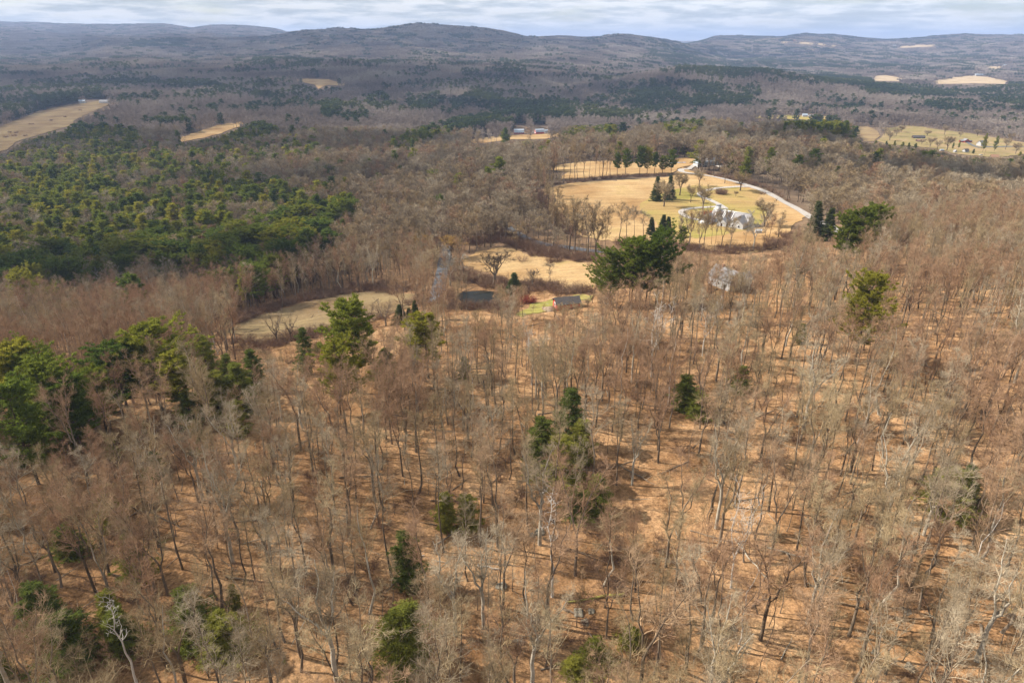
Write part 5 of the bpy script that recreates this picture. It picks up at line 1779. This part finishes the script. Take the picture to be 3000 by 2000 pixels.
# the white house on the lawn
h, s = house_at('white_house', 0, 0, -40, 'sprawling white house with pale shingle roofs, dark roof panels and a square white chimney', 'house', 'white_house')
h.scale = (0.86, 0.86, 0.86)
gable(h, 0, 1, 25, 10.5, 3.0, 7.4, M['white'], M['white_roof'])
slope = math.atan2(7.4 - 3.0, 5.25)
for cx in (-7.2, -1.0):
    xf = Matrix.Translation((cx, 1, 7.4)) @ Matrix.Rotation(slope, 4, 'X')
    o = extrude_profile('roof_panel', [(-6.0, 0.30), (-1.1, 0.30), (-1.1, 0.42), (-6.0, 0.42)][::-1], -2.4, 2.4, M['panel'], h, xf)
    part = [(-6.2, -0.9)]
    for e0 in (-2.75, 2.45):
        extrude_profile('roof_rib', [(-6.2, 0.27), (-0.8, 0.27), (-0.8, 0.60), (-6.2, 0.60)][::-1], e0, e0 + 0.3, M['trim'], h, xf)
part_boxes('ridge_cap', [(-12.9, 0.55, 7.45, 12.9, 1.45, 7.78)], M['trim'], h)
gable(h, 8.2, -5.0, 13, 9.5, 3.0, 6.8, M['white'], M['white_roof'], 'y', parts=('front_wing', 'wing_roof'))
gable(h, -1.0, -7.5, 9, 6, 2.8, 5.2, M['white'], M['white_roof'], 'y', parts=('middle_wing', 'wing_roof'))
gable(h, -12.5, -9.0, 11, 6.5, 2.8, 5.6, M['white'], M['white_roof'], 'y', parts=('garage', 'wing_roof'))
ch = part_boxes('chimney', [(-11.2, -0.6, 2.0, -8.4, 1.8, 10.2)], M['white'], h)
part_boxes('chimney_cap', [(-11.4, -0.8, 10.2, -8.2, 2.0, 10.5)], M['grey_roof'], ch)
for u in (-10, -6.5, -3.2, 3.0):
    window(h, '-y', u, 1.0, 1.1, 1.3, -4.25)
for u in (6.2, 10.2):
    window(h, '-y', u, 0.9, 1.2, 1.4, -11.5)
for u in (-9, -6, -3):
    window(h, '-x', u, 0.9, 1.1, 1.3, 3.45)
d = part_boxes('door', [(-1.6, -12.08, -0.1, -0.5, -11.98, 2.1)], M['wood_dark'], h)
part_boxes('garage_door', [(-14.6, -14.60, -0.1, -10.4, -14.48, 2.4)], M['trim'], h)
part_boxes('deck', [(13.0, -2.0, -0.5, 18.5, 6.5, 0.25)], M['wood'], h)
o = house_at('white_shed_box', 2221, 684, -8, 'small white box-like hut on the hay behind a bare tree, below the white house', 'hut')[0]
gable(o, 0, 0, 3.2, 2.2, 1.5, 2.1, M['white'], M['white'], over=0.12, thick=0.1, z0=-0.4)
o = house_at('garden_table', 2195, 652, 0, 'low dark garden wall and red bench at the right side of the white house', 'bench')[0]
part_boxes('seat', [(-2.5, -0.4, 0.35, 2.5, 0.4, 0.5)], M['red'], o)
part_boxes('leg', [(-2.3, -0.3, -0.3, -2.1, 0.3, 0.35)], M['wood_dark'], o)
part_boxes('leg', [(2.1, -0.3, -0.3, 2.3, 0.3, 0.35)], M['wood_dark'], o)

# house among the trees at the top of the field
h, s = house_at('pale_house', 0, 0, 12, 'pale house with metal roofs half hidden by bare trees atop the drive', 'house', 'pool_house')
gable(h, 2, 2, 20, 9, 3.4, 7.4, M['pale_wall'], M['metal_roof'])
gable(h, -9, -3, 9, 7, 3.0, 5.8, M['pale_wall'], M['metal_roof'], 'y', parts=('side_wing', 'wing_roof'))
part_boxes('terrace', [(5, -12, -0.4, 19, -3.2, 0.12)], M['gravel'], h)
for u in (-3, 0, 3, 6, 9):
    window(h, '-y', u, 1.0, 1.2, 1.5, -2.5)
for u in (-10.5, -7.5):
    window(h, '-y', u, 1.0, 1.1, 1.3, -7.5)
part_boxes('door', [(10.6, -2.6, -0.1, 11.7, -2.48, 2.2)], M['wood_dark'], h)
h, s = house_at('swimming_pool', 0, 0, 0, 'long narrow swimming pool under a blue-white cover behind the pine row', 'pool', 'pool')
part_boxes('pool_edge', [(-8.2, -3.0, -0.3, 8.2, 3.0, 0.18)], M['gravel'], h)
part_boxes('pool_cover', [(-7.6, -2.4, 0.1, 4.6, 2.4, 0.30)], M['metal_roof'], h)
part_boxes('water_sheet', [(4.7, -2.4, 0.1, 7.7, 2.4, 0.26)], M['pool'], h)

# house under the near shoulder
h, s = house_at('lower_house', 0, 0, 28, 'white house with a weathered grey roof showing through bare twigs below the lawn', 'house', 'lower_house')
h.scale = (0.8, 0.8, 0.8)
gable(h, 0, 0, 13, 8, 4.2, 8.0, M['white'], M['grey_roof'], 'y')
gable(h, 6.5, -2, 9, 6, 3.0, 5.4, M['white'], M['grey_roof'], 'x', parts=('side_wing', 'wing_roof'))
for u in (-2.2, 2.2):
    window(h, '-y', u, 1.0, 1.1, 1.4, -6.5)
for u in (-4, 0, 4):
    window(h, '-x', u, 1.0, 1.1, 1.4, -4.0)
part_boxes('chimney', [(-0.5, 2.0, 7.0, 0.5, 3.0, 9.2)], M['brown_roof'], h)
o, s = house_at('red_house', 1655, 902, 14, 'dark-roofed red building half buried in bare twigs beside the small green lawn', 'house')
gable(o, 0.5, 0, 8, 5, 2.2, 3.6, M['red_bright'], M['dark_roof'])
window(o, '-x', 0, 0.9, 1.0, 1.1, -3.5)
part_boxes('deck', [(-7.5, -3, -0.8, -3.6, 2, 0.1)], M['wood'], o)
part_boxes('railing', [(-7.5, -3, 1.0, -3.7, -2.93, 1.08), (-7.5, -3, 0.1, -7.42, -2.92, 1.0), (-5.8, -3, 0.1, -5.72, -2.92, 1.0), (-3.9, -3, 0.1, -3.82, -2.92, 1.0)], M['wood_dark'], o)
o, s = house_at('white_gabled_shed', 1782, 890, 35, 'narrow white gable peeping out of grey twigs left of the big three pines', 'shed')
gable(o, 0, 0, 1.9, 1.6, 2.2, 3.0, M['white'], M['grey_roof'], over=0.2)
part_boxes('door', [(-1.06, -0.4, -0.1, -0.94, 0.4, 1.9)], M['wood_dark'], o)

# barns across the hay
h, s = house_at('gambrel_barn', 0, 0, 6, 'dark red gambrel barn with a pale metal roof, left of the pair across the hay', 'barn', 'barn_a')
gambrel(h, 0, 0, 28 * s, 17 * s, 4.5 * s, 12.5 * s, M['red'], M['metal_roof'])
for u in (-9, -3, 3, 9):
    window(h, '-y', u * s, 1.6 * s, 1.6 * s, 1.4 * s, -8.5 * s)
part_boxes('barn_door', [(-14.3 * s, -2.5 * s, -0.3, -14.05 * s, 2.5 * s, 4.2 * s)], M['wood_dark'], h)
h, s = house_at('gambrel_barn', 0, 0, 18, 'bright red barn with white trim on its end, right of the pair across the hay', 'barn', 'barn_b')
gambrel(h, 0, 0, 26 * s, 13 * s, 5.5 * s, 13 * s, M['red_bright'], M['metal_roof'])
part_boxes('barn_door', [(-13.3 * s, -2.0 * s, 0.5, -13.05 * s, 2.0 * s, 4.6 * s)], M['trim'], h)
part_boxes('hay_door', [(-13.3 * s, -1.2 * s, 6.2 * s, -13.05 * s, 1.2 * s, 8.6 * s)], M['trim'], h)
for u in (-4.3, 4.3):
    window(h, '-x', u * s, 2.0 * s, 1.4 * s, 1.8 * s, -13.0 * s)
o, s = house_at('small_white_shed', 1600, 389, 10, 'small white-roofed shed behind the bright red barn', 'shed')
gable(o, 0, 2, 9 * s, 7 * s, 5 * s, 8 * s, M['white'], M['metal_roof'])
o, s = house_at('low_farm_shed', 1561, 391, 0, 'low pale shed in the gap between the two barns', 'shed')
gable(o, 0, 0, 9 * s, 5 * s, 2.2 * s, 3.6 * s, M['white'], M['grey_roof'])

# houses on the right
h, s = house_at('long_brown_house', 0, 0, -4, 'long dark brown house with a row of pale windows on the right lawn', 'house', 'long_house')
gable(h, 0, 0, 33 * s, 12 * s, 4.6 * s, 8.2 * s, M['wood_dark'], M['dark_roof'])
for u in (-12, -8, -4, 2, 6, 10):
    window(h, '-y', u * s, 1.6 * s, 2.4 * s, 1.8 * s, -6 * s)
h, s = house_at('brown_cottage', 0, 0, 4, 'small cottage with a tan roof just below the long dark brown house', 'house', 'cottage')
gable(h, 0, 0, 19 * s, 10 * s, 4 * s, 7.5 * s, M['wood_dark'], M['brown_roof'])
for u in (-5, 3):
    window(h, '-y', u * s, 1.2 * s, 1.8 * s, 1.8 * s, -5 * s)
h, s = house_at('red_garage_barn', 0, 0, -6, 'wide red barn with a dark doorway and grey roof on the right lawn', 'barn', 'red_barn')
gable(h, 0, 0, 17 * s, 14 * s, 6 * s, 10.5 * s, M['red'], M['grey_roof'], 'y')
gable(h, -11 * s, 1 * s, 9 * s, 9 * s, 5 * s, 7.5 * s, M['red'], M['grey_roof'], 'x', parts=('left_wing', 'wing_roof'))
gable(h, 11.5 * s, 0, 9 * s, 8 * s, 4 * s, 6 * s, M['red'], M['dark_roof'], 'x', parts=('right_wing', 'wing_roof'))
part_boxes('doorway', [(-3 * s, -8.8 * s, -0.2, 4 * s, -8.55 * s, 4.2 * s)], M['dark_roof'], h)
part_boxes('apron', [(8 * s, -9 * s, -0.4, 20 * s, -4.6 * s, 0.15)], M['gravel'], h)


def small_house(name, px, py, rz, w, d, hw, hr, wall, roof, label, cat='house', wins=2, axis='x'):
    o, s = house_at(name, px, py, rz, label, cat)
    L, W = w * s, d * s
    gable(o, 0, 0, L, W, hw * s, hr * s, M[wall], M[roof], axis)
    half = (W if axis == 'x' else L) / 2
    for i in range(wins):
        u = (i - (wins - 1) / 2) * (L if axis == 'x' else W) / (wins + 0.3)
        window(o, '-y', u, hw * s * 0.35, max(0.9, 1.6 * s), hw * s * 0.4, -half)
    return o


small_house('white_house', 2872, 428, 30, 22, 13, 9, 15, 'white', 'grey_roof', 'tall white house half behind two dark pines near the right edge', wins=4)
small_house('grey_house', 2828, 446, 20, 15, 10, 5, 9, 'white', 'dark_roof', 'small white and grey house in front of the wide red barn', wins=2)
small_house('white_shed', 2797, 448, 0, 8, 6, 4, 8, 'white', 'white_roof', 'little white gabled shed left of the small grey house', 'shed', 1, 'y')
small_house('white_shed', 2758, 442, 10, 10, 6, 2.5, 4, 'white', 'metal_roof', 'low white shed behind a round bare tree on the right', 'shed', 1)
small_house('tan_roofed_house', 2912, 466, -20, 19, 14, 4, 12, 'wood', 'brown_roof', 'house with a steep tan roof at the bare wood edge, far right', wins=2)
small_house('farmhouse', 2357, 343, -8, 14, 9, 5, 9, 'white', 'metal_roof', 'far white farmhouse on its green strip behind the brown knoll', wins=2, axis='x')
small_house('farmhouse_annex', 2378, 343, -8, 18, 7, 3.5, 6, 'white', 'grey_roof', 'grey low annex joined to the right of the far white farmhouse', wins=2)
small_house('hill_house', 242, 303, 10, 17, 7, 6, 9, 'white', 'metal_roof', 'white-fronted house at the top of the far left meadow', wins=3)
small_house('hill_house', 308, 303, -6, 30, 9, 5, 9, 'white', 'grey_roof', 'long grey-roofed house right of the white-fronted one by the far left meadow', wins=4)
small_house('forest_house', 785, 280, 2, 26, 8, 6, 9, 'white', 'grey_roof', 'flat grey house with a lit band of windows in the dark middle woods', wins=4)
small_house('forest_house', 775, 230, 0, 26, 7, 3, 6, 'wood', 'metal_roof', 'blue-roofed house on the ridge left of the pale ridge hay', wins=2)
small_house('forest_house', 803, 248, 4, 22, 8, 5, 7, 'white', 'white_roof', 'white house glinting under pines on the ridge', wins=3)
small_house('forest_house', 836, 248, -4, 14, 7, 6, 9, 'white', 'metal_roof', 'second white house under the ridge pines, further right', wins=2)
small_house('valley_house', 2613, 217, 0, 8, 6, 5, 8, 'white', 'white_roof', 'white house beside a dark tree above the yellow hay knoll', wins=1)
small_house('valley_barn', 2872, 222, 3, 34, 8, 3, 5, 'white', 'metal_roof', 'very long pale barn in the far right valley', 'barn', 3)
small_house('valley_house', 2845, 213, 10, 10, 7, 3, 6, 'white', 'white_roof', 'white house just above the very long pale barn', wins=1)
small_house('valley_house', 2948, 195, 4, 20, 6, 3, 5, 'white', 'metal_roof', 'far pale farm at the top of the right valley hay', wins=2)
small_house('valley_house', 2391, 216, -6, 12, 7, 4, 7, 'wood', 'grey_roof', 'small house among the conifers of the right valley, beside a taller one', wins=1)
small_house('valley_house', 2337, 200, 0, 10, 6, 4, 7, 'white', 'brown_roof', 'tiny pink-roofed house in the grey woods of the right valley', wins=1)
small_house('hilltop_barn', 2620, 138, 0, 11, 6, 3, 5, 'white', 'metal_roof', 'tiny white barn on the hay strip of the right hill', 'barn', 1)
small_house('hilltop_barn', 2327, 123, 0, 9, 5, 3, 5, 'red', 'brown_roof', 'tiny red barn on the highest hay of the right hill', 'barn', 1)
small_house('grey_farmhouse', 1850, 376, -20, 14, 9, 4, 7, 'wood', 'grey_roof', 'grey-roofed house among bare trees right of the barns hay', wins=1)


def car(px, py, rz, mat, label, sc_=1.0):
    x, y, z = ground(px, py)
    r = tag(empty('parked_car', (x, y, z + 1.0), math.radians(rz), sc_), label, 'car')
    prof = [(-2.2, 0.35), (2.2, 0.35), (2.25, 0.8), (1.3, 0.95), (0.7, 1.42), (-1.1, 1.45), (-1.8, 0.98), (-2.25, 0.9)]
    extrude_profile('body', prof, -0.85, 0.85, mat, r)
    extrude_profile('cabin_glass', [(-1.5, 0.98), (1.05, 0.98), (0.62, 1.36), (-1.0, 1.38)], -0.87, 0.87, M['glass'], r)
    for a in (-1.4, 1.4):
        for b in (-0.8, 0.8):
            th = np.linspace(0, math.tau, 12, endpoint=False)
            P = Parts()
            V, Q = tubes(np.array([[[b - 0.1, a, 0.33], [b + 0.1, a, 0.33]]]), np.array([[0.33, 0.33]]), 10)
            P.addq(V, Q)
            V, Q, T = P.arrays()
            link('wheel', mesh_np('wheel', V, Q, T, [M['dark_roof']]), r)
    return r


car(2873, 458, 80, M['white'], 'pale parked car beside the utility pole on the right')
car(2938, 471, 70, M['white'], 'white parked car right of the steep tan-roofed house')
car(2952, 470, 60, M['grey_roof'], 'dark parked car behind the white one at the tan-roofed house')
x, y, z = ground(2878, 468)
p = tag(empty('utility_pole', (x, y, z)), 'leaning wooden utility pole beside the pale parked car', 'pole')
V, Q = tubes(np.array([[[0, 0, -0.5], [0.5, 0, 6.0], [1.0, 0, 12.5]]]), np.array([[0.22, 0.19, 0.16]]), 8)
link('pole', mesh_np('pole', V, Q, None, [M['wood']]), p)
part_boxes('crossarm', [(-0.2, -0.1, 11.2, 2.0, 0.1, 11.4)], M['wood'], p)

# ------------------------------------------------------------------ shrubs, rocks and logs
def shrub(px, py, r, h, label, mat='brush', n=60, name='shrub'):
    x, y, z = ground(px, py)
    f = brush_form('shrub', int(px) + 7, r, h, n, mat, 0.07)
    t = tag(empty(name, (x, y, z), random.uniform(0, 6)), label, 'shrub')
    link('stems', f.a, t)
    link('twigs', f.b, t)


M['red_brush'] = plant_mat('red brush', [(0.30, 0.07, 0.05), (0.34, 0.10, 0.07)])
shrub(2112, 570, 5.2, 3.4, 'big round brown bush on the lawn inside the gravel loop', 'brush', 150)
shrub(2072, 634, 4.0, 2.8, 'dark reddish bush left of the white house', 'red_brush', 110)
shrub(1548, 888, 4.2, 2.2, 'deep red shrub at the upper end of the small green lawn', 'red_brush', 110)
shrub(1792, 800, 5.2, 4.5, 'grey round thicket left of the three big pines', 'twig_grey', 120)
shrub(1770, 835, 4.6, 4.0, 'lower grey thicket by the three big pines', 'twig_grey', 110)
for i, (a, b, r) in enumerate([(92, 366, 9), (190, 345, 5), (235, 325, 4), (150, 355, 4), (30, 390, 5), (48, 391, 5), (18, 404, 6), (42, 400, 7), (75, 400, 5)]):
    shrub(a, b, r * 0.8, 2.4, ['largest red-brown scrub clump on the far left meadow, beside a bare tree', 'scrub clump in the upper middle of the far left meadow', 'scrub clump nearest the house on the far left meadow', 'small scrub clump just above the largest one',
                               'left of two small scrub clumps low on the far left meadow', 'right of two small scrub clumps low on the far left meadow', 'scrub clump at the very left of the far meadow', 'wide scrub clump under the two small ones', 'scrub clump at the pine edge of the far left meadow'][i], 'brush', 40)


def rock(px, py, r, label, moss=False):
    r = r * 0.62
    x, y, z = ground(px, py)
    rng = np.random.default_rng(int(px))
    import bmesh
    bm = bmesh.new()
    bmesh.ops.create_icosphere(bm, subdivisions=3, radius=1)
    ax = rng.uniform(0.7, 1.3, 3)
    for v in bm.verts:
        c = v.co
        k = 1 + 0.16 * math.sin(c.x * 4 + px) + 0.13 * math.sin(c.y * 5 + py) * math.cos(c.z * 4) + rng.uniform(-0.04, 0.04)
        v.co = Vector((c.x * ax[0] * r * k, c.y * ax[1] * r * k, c.z * 0.6 * r * k))
    me = bpy.data.meshes.new('rock')
    bm.to_mesh(me); bm.free()
    me.materials.append(M['stone'])
    o = link('rock', me, None, (x, y, z + r * 0.02))
    tag(o, label, 'rock')


for i, (a, b, r) in enumerate([(1695, 1795, 1.3), (1732, 1790, 1.0), (1715, 1822, 0.9), (1603, 1795, 0.8), (1582, 1560, 1.5), (1560, 1568, 1.0), (1622, 1575, 1.1), (1470, 1718, 1.2), (2665, 1955, 1.1), (2655, 1790, 1.0), (2790, 1835, 1.2), (2565, 1912, 0.9), (1570, 1820, 1.0), (2150, 1840, 0.8), (1520, 1880, 1.2)]):
    rock(a, b, r, ['left boulder of the pair under the mossy log', 'right boulder of the pair under the mossy log', 'smaller boulder just below the pair under the mossy log', 'pale stone left of the mossy boulders', 'largest boulder on the ledge behind the dead snag', 'lower boulder at the left foot of the ledge boulder',
                   'boulder at the right end of the ledge behind the dead snag', 'lone grey boulder in the lower middle wood', 'boulder at the bottom edge on the right', 'boulder under slanting trunks in the lower right wood', 'dark boulder furthest right in the lower wood',
                   'small mossy boulder above the bottom right one', 'boulder left of the mossy boulders, a little lower', 'stone among leaves below the fallen logs', 'boulder just above the bottom edge in the middle'][i])


def log(p0, p1, r, mat, label):
    a, b = np.array(ground(*p0)), np.array(ground(*p1))
    t = np.linspace(0, 1, 9)[:, None]
    P = a + (b - a) * t
    rng = np.random.default_rng(int(p0[0]))
    P[:, :2] += rng.normal(0, 0.12, (9, 2))
    P[:, 2] = zg(P[:, 0], P[:, 1]) + r * 0.9
    root = tag(empty('fallen_log', tuple(a)), label, 'log')
    V, Q = tubes((P - a)[None], np.linspace(r, r * 0.45, 9)[None], 8)
    link('trunk', mesh_np('trunk', V, Q, None, [mat]), root)
    P1, R1 = grow((P - a)[None], np.linspace(r, r * 0.45, 9)[None], 5, 0.4, 0.95, 50, 2.2, 3, 0.05, 0.15, 0.4, rng)
    V, Q = tubes(P1, R1, 4)
    link('branch', mesh_np('branch', V, Q, None, [mat]), root)['kind'] = 'stuff'


M['moss_bark'] = simple_mat('mossy bark', (0.20, 0.19, 0.04), 0.95, 0.5, 1.2)
log((2245, 1604), (2390, 1648), 0.2, M['bark_pale'], 'white fallen birch lying left to right in the lower right wood')
log((2152, 1578), (2255, 1708), 0.17, M['bark_pale'], 'pale fallen trunk slanting down to the right beside the white fallen birch')
log((1828, 1743), (1660, 1765), 0.24, M['moss_bark'], 'mossy log lying over the boulders, lower middle')
log((1650, 1785), (1700, 1806), 0.22, M['bark'], 'bare grey log against the mossy boulders')
log((1870, 1850), (1820, 1875), 0.25, M['moss_bark'], 'mossy log low in the middle beside green saplings')
log((1185, 1642), (1240, 1630), 0.16, M['bark_birch'], 'thin pale branch on the leaves at the two bare trunks')
log((2840, 1622), (2900, 1660), 0.18, M['bark_pale'], 'thin pale log on the sunny floor of the right wood')
log((2205, 1780), (2245, 1742), 0.18, M['bark'], 'short fallen limb below the white fallen birch')
log((1255, 1845), (1300, 1832), 0.24, M['moss_bark'], 'mossy log at the foot of the left bare trees, bottom')
log((1400, 1660), (1470, 1670), 0.14, M['bark_birch'], 'thin white branch lying in the middle of the lower wood')

# ------------------------------------------------------------------ labels for the trees that none of the above names
LM = [('the big dark hemlock clump', 1640, 1250), ('the bleached dead snag', 1628, 1500), ('the small rounded hemlock', 1752, 1430), ('the fallen birch log', 2300, 1640), ('the wide right-hand hemlock', 2800, 1430),
      ('the lone white pine', 2565, 900), ('the bright-trunked birch', 2570, 1120), ('the small vivid hemlock', 2180, 1110), ('the big white-limbed tree', 1930, 940), ('the tall bright pine', 1020, 980), ('the single bright pine', 1245, 1000),
      ('the biggest white pine', 418, 1070), ('the yellow-topped hemlock', 600, 1050), ('the left-edge pine', 30, 1120), ('the bright corner hemlock', 92, 1790), ('the low left snag', 320, 1800), ('the tall dim hemlock', 1185, 1620), ('the wide bottom hemlock', 1175, 1840),
      ('the narrow mid-left hemlock', 1300, 1490), ('the mossy boulders', 1700, 1800), ('the lower right corner', 2960, 1960), ('the hidden lower house', 2124, 820), ('the small green lawn', 1640, 890), ('the dark drive pines', 2530, 660), ('the hillside birch stems', 2950, 880),
      ('the dark lower-left hemlock', 545, 1770), ('the narrow yellow-green hemlock', 215, 1270), ('the dark upper-right hemlock', 2020, 1130), ('the white-topped tree', 2190, 1480), ('the bottom right boulder', 2665, 1955), ('the dark far-right boulder', 2790, 1835),
      ('the left meadow', 950, 920), ('the pond', 1405, 870), ('the pale upswept birch', 2215, 1650), ('the faint left hemlock', 180, 1580), ('the left picture edge', 0, 1450),
      ('the yellow willows', 1280, 720), ('the three big pines', 1865, 745), ('the lower hay field', 1580, 790), ('the spruce pair', 1940, 560), ('the white house', 2140, 640), ('the far left meadow', 150, 360), ('the stand\'s right-tip pine', 1045, 610), ('the small hay strip', 610, 395), ('the evergreen twins', 410, 830), ('the stand\'s left edge', 0, 650), ('the stand\'s grey gap', 460, 545), ('the two barns', 1550, 385),
      ('the knoll pines', 2420, 370), ('the pale house', 2070, 470), ('the right lawn', 2700, 410), ('the single meadow pine', 878, 760), ('the upper pine band', 600, 450)]
ORD = ['first', 'second', 'third', 'fourth', 'fifth', 'sixth', 'seventh', 'eighth', 'ninth', 'tenth', 'eleventh', 'twelfth', 'thirteenth', 'fourteenth', 'fifteenth', 'sixteenth', 'seventeenth', 'eighteenth', 'nineteenth', 'twentieth']
NOUN = {'bare_tree': 'bare tree', 'birch_tree': 'birch', 'hemlock_tree': 'hemlock', 'pine_tree': 'pine'}


def name_trees():
    buckets = {}
    for t in TREES:
        if t['label']:
            continue
        px, py = project(t['x'], t['y'], t['z'] + 0.7 * t['k'] * t['form'].H)
        best = sorted(LM, key=lambda l: (l[1] - px) ** 2 + (l[2] - py) ** 2)[0]
        dx, dy = float(px - best[1]), float(py - best[2])
        if abs(dx) > abs(dy):
            rel = 'right of' if dx > 0 else 'left of'
        else:
            rel = 'below' if dy > 0 else 'above'
        buckets.setdefault((t['look'], t['kind'], rel, best[0]), []).append((math.hypot(dx, dy), t))
    for (lk, kind, rel, lm), ts in buckets.items():
        ts.sort(key=lambda a: a[0])
        for i, (d, t) in enumerate(ts):
            o = '' if len(ts) == 1 else (ORD[i] + ' ' if i < 20 else '%dth ' % (i + 1))
            t['label'] = '%s %s, %s%s %s' % (lk, NOUN[kind], o, rel, lm)


name_trees()


def plant_trees():
    made = {}
    for t in TREES:
        f = t['form']
        key = (t['kind'], id(f))
        loc = (t['x'], t['y'], t['z'] - 0.1)
        if key not in made:
            r = empty(t['kind'], loc, t['rz'])
            made[key] = (r, [link('trunk', f.a, r), link('crown', f.b, r)])
        else:
            src, kids = made[key]
            r = src.copy()
            for p in ('label', 'group'):
                if p in r:
                    del r[p]
            COL.objects.link(r)
            r.location = loc
            r.rotation_euler = (0, 0, t['rz'])
            for c in kids:
                d = c.copy()
                COL.objects.link(d)
                d.parent = r
        r.scale = (t['sxy'], t['sxy'], t['k'])
        tag(r, t['label'], t['cat'], t['group'])


plant_trees()

# ------------------------------------------------------------------ clouds over the valley, whose shade falls on the woods
def cloud(cx, cy_, rx, ry, h=1150.0, seed=0, label=''):
    """cx, cy: middle of the shade it throws on the ground"""
    rng = np.random.default_rng(seed)
    import bmesh
    bm = bmesh.new()
    bmesh.ops.create_icosphere(bm, subdivisions=2, radius=1)
    bv = np.array([v.co[:] for v in bm.verts])
    bt = np.array([[v.index for v in f.verts] for f in bm.faces])
    bm.free()
    n = int(max(60, rx * ry / 900))
    n = min(n, 900)
    p = Parts()
    zc = float(zg(cx, max(cy_, 100)))
    ox, oy = SUN_DIR.x / SUN_DIR.z * (h - zc), SUN_DIR.y / SUN_DIR.z * (h - zc)
    sz = math.sqrt(rx * ry / n) * 1.5
    for i in range(n):
        a, r = rng.uniform(0, math.tau), math.sqrt(rng.random())
        edge = 1 + 0.22 * math.sin(3 * a + seed) + 0.15 * math.sin(7 * a + 2 * seed)
        x, y = rx * r * edge * math.cos(a), ry * r * edge * math.sin(a)
        k = sz * (1.25 - 0.75 * r) * rng.uniform(0.6, 1.3)
        V = bv * k * np.array([1.3, 1.1, 0.45]) * (1 + 0.12 * np.sin(bv[:, [1]] * 5 + i)) + np.array([cx + ox + x, cy_ + oy + y, h + rng.uniform(0, sz * 0.8)])
        p.addt(V, bt)
    V, Q, T = p.arrays()
    o = link('cloud', mesh_np('cloud', V, Q, T, [M['cloud']], smooth=True))
    tag(o, kind='stuff')


CLOUDS = [(-262, 322, 180, 58, 3), (-420, 850, 420, 120, 4), (-700, 2050, 1300, 480, 5), (-1300, 4900, 3000, 1100, 6), (340, 720, 170, 70, 7), (385, 520, 140, 80, 11), (-150, 560, 120, 60, 12), (2900, 7000, 1800, 700, 9)]
for cx, cy_, rx, ry, sd in CLOUDS:
    cloud(cx, cy_, rx, ry, 1150 if cy_ < 3000 else 1500, sd)

# ------------------------------------------------------------------ air
def haze():
    m = bpy.data.materials.new('haze')
    m.use_nodes = True
    t = m.node_tree
    t.nodes.clear()
    v = N(t, 'ShaderNodeVolumePrincipled', inp={'Color': (0.47, 0.63, 1.0, 1), 'Density': 0.000080, 'Anisotropy': 0.15})
    o = N(t, 'ShaderNodeOutputMaterial')
    t.links.new(v.outputs[0], o.inputs['Volume'])
    lo = float(TZ.min()) - 1.5
    V, Q = boxa(-31000, -400, lo, 31000, 24200, float(TZ.max()) + 35)
    ob = link('haze', mesh_np('haze', V, Q, None, [m]))
    tag(ob, kind='stuff')


haze()
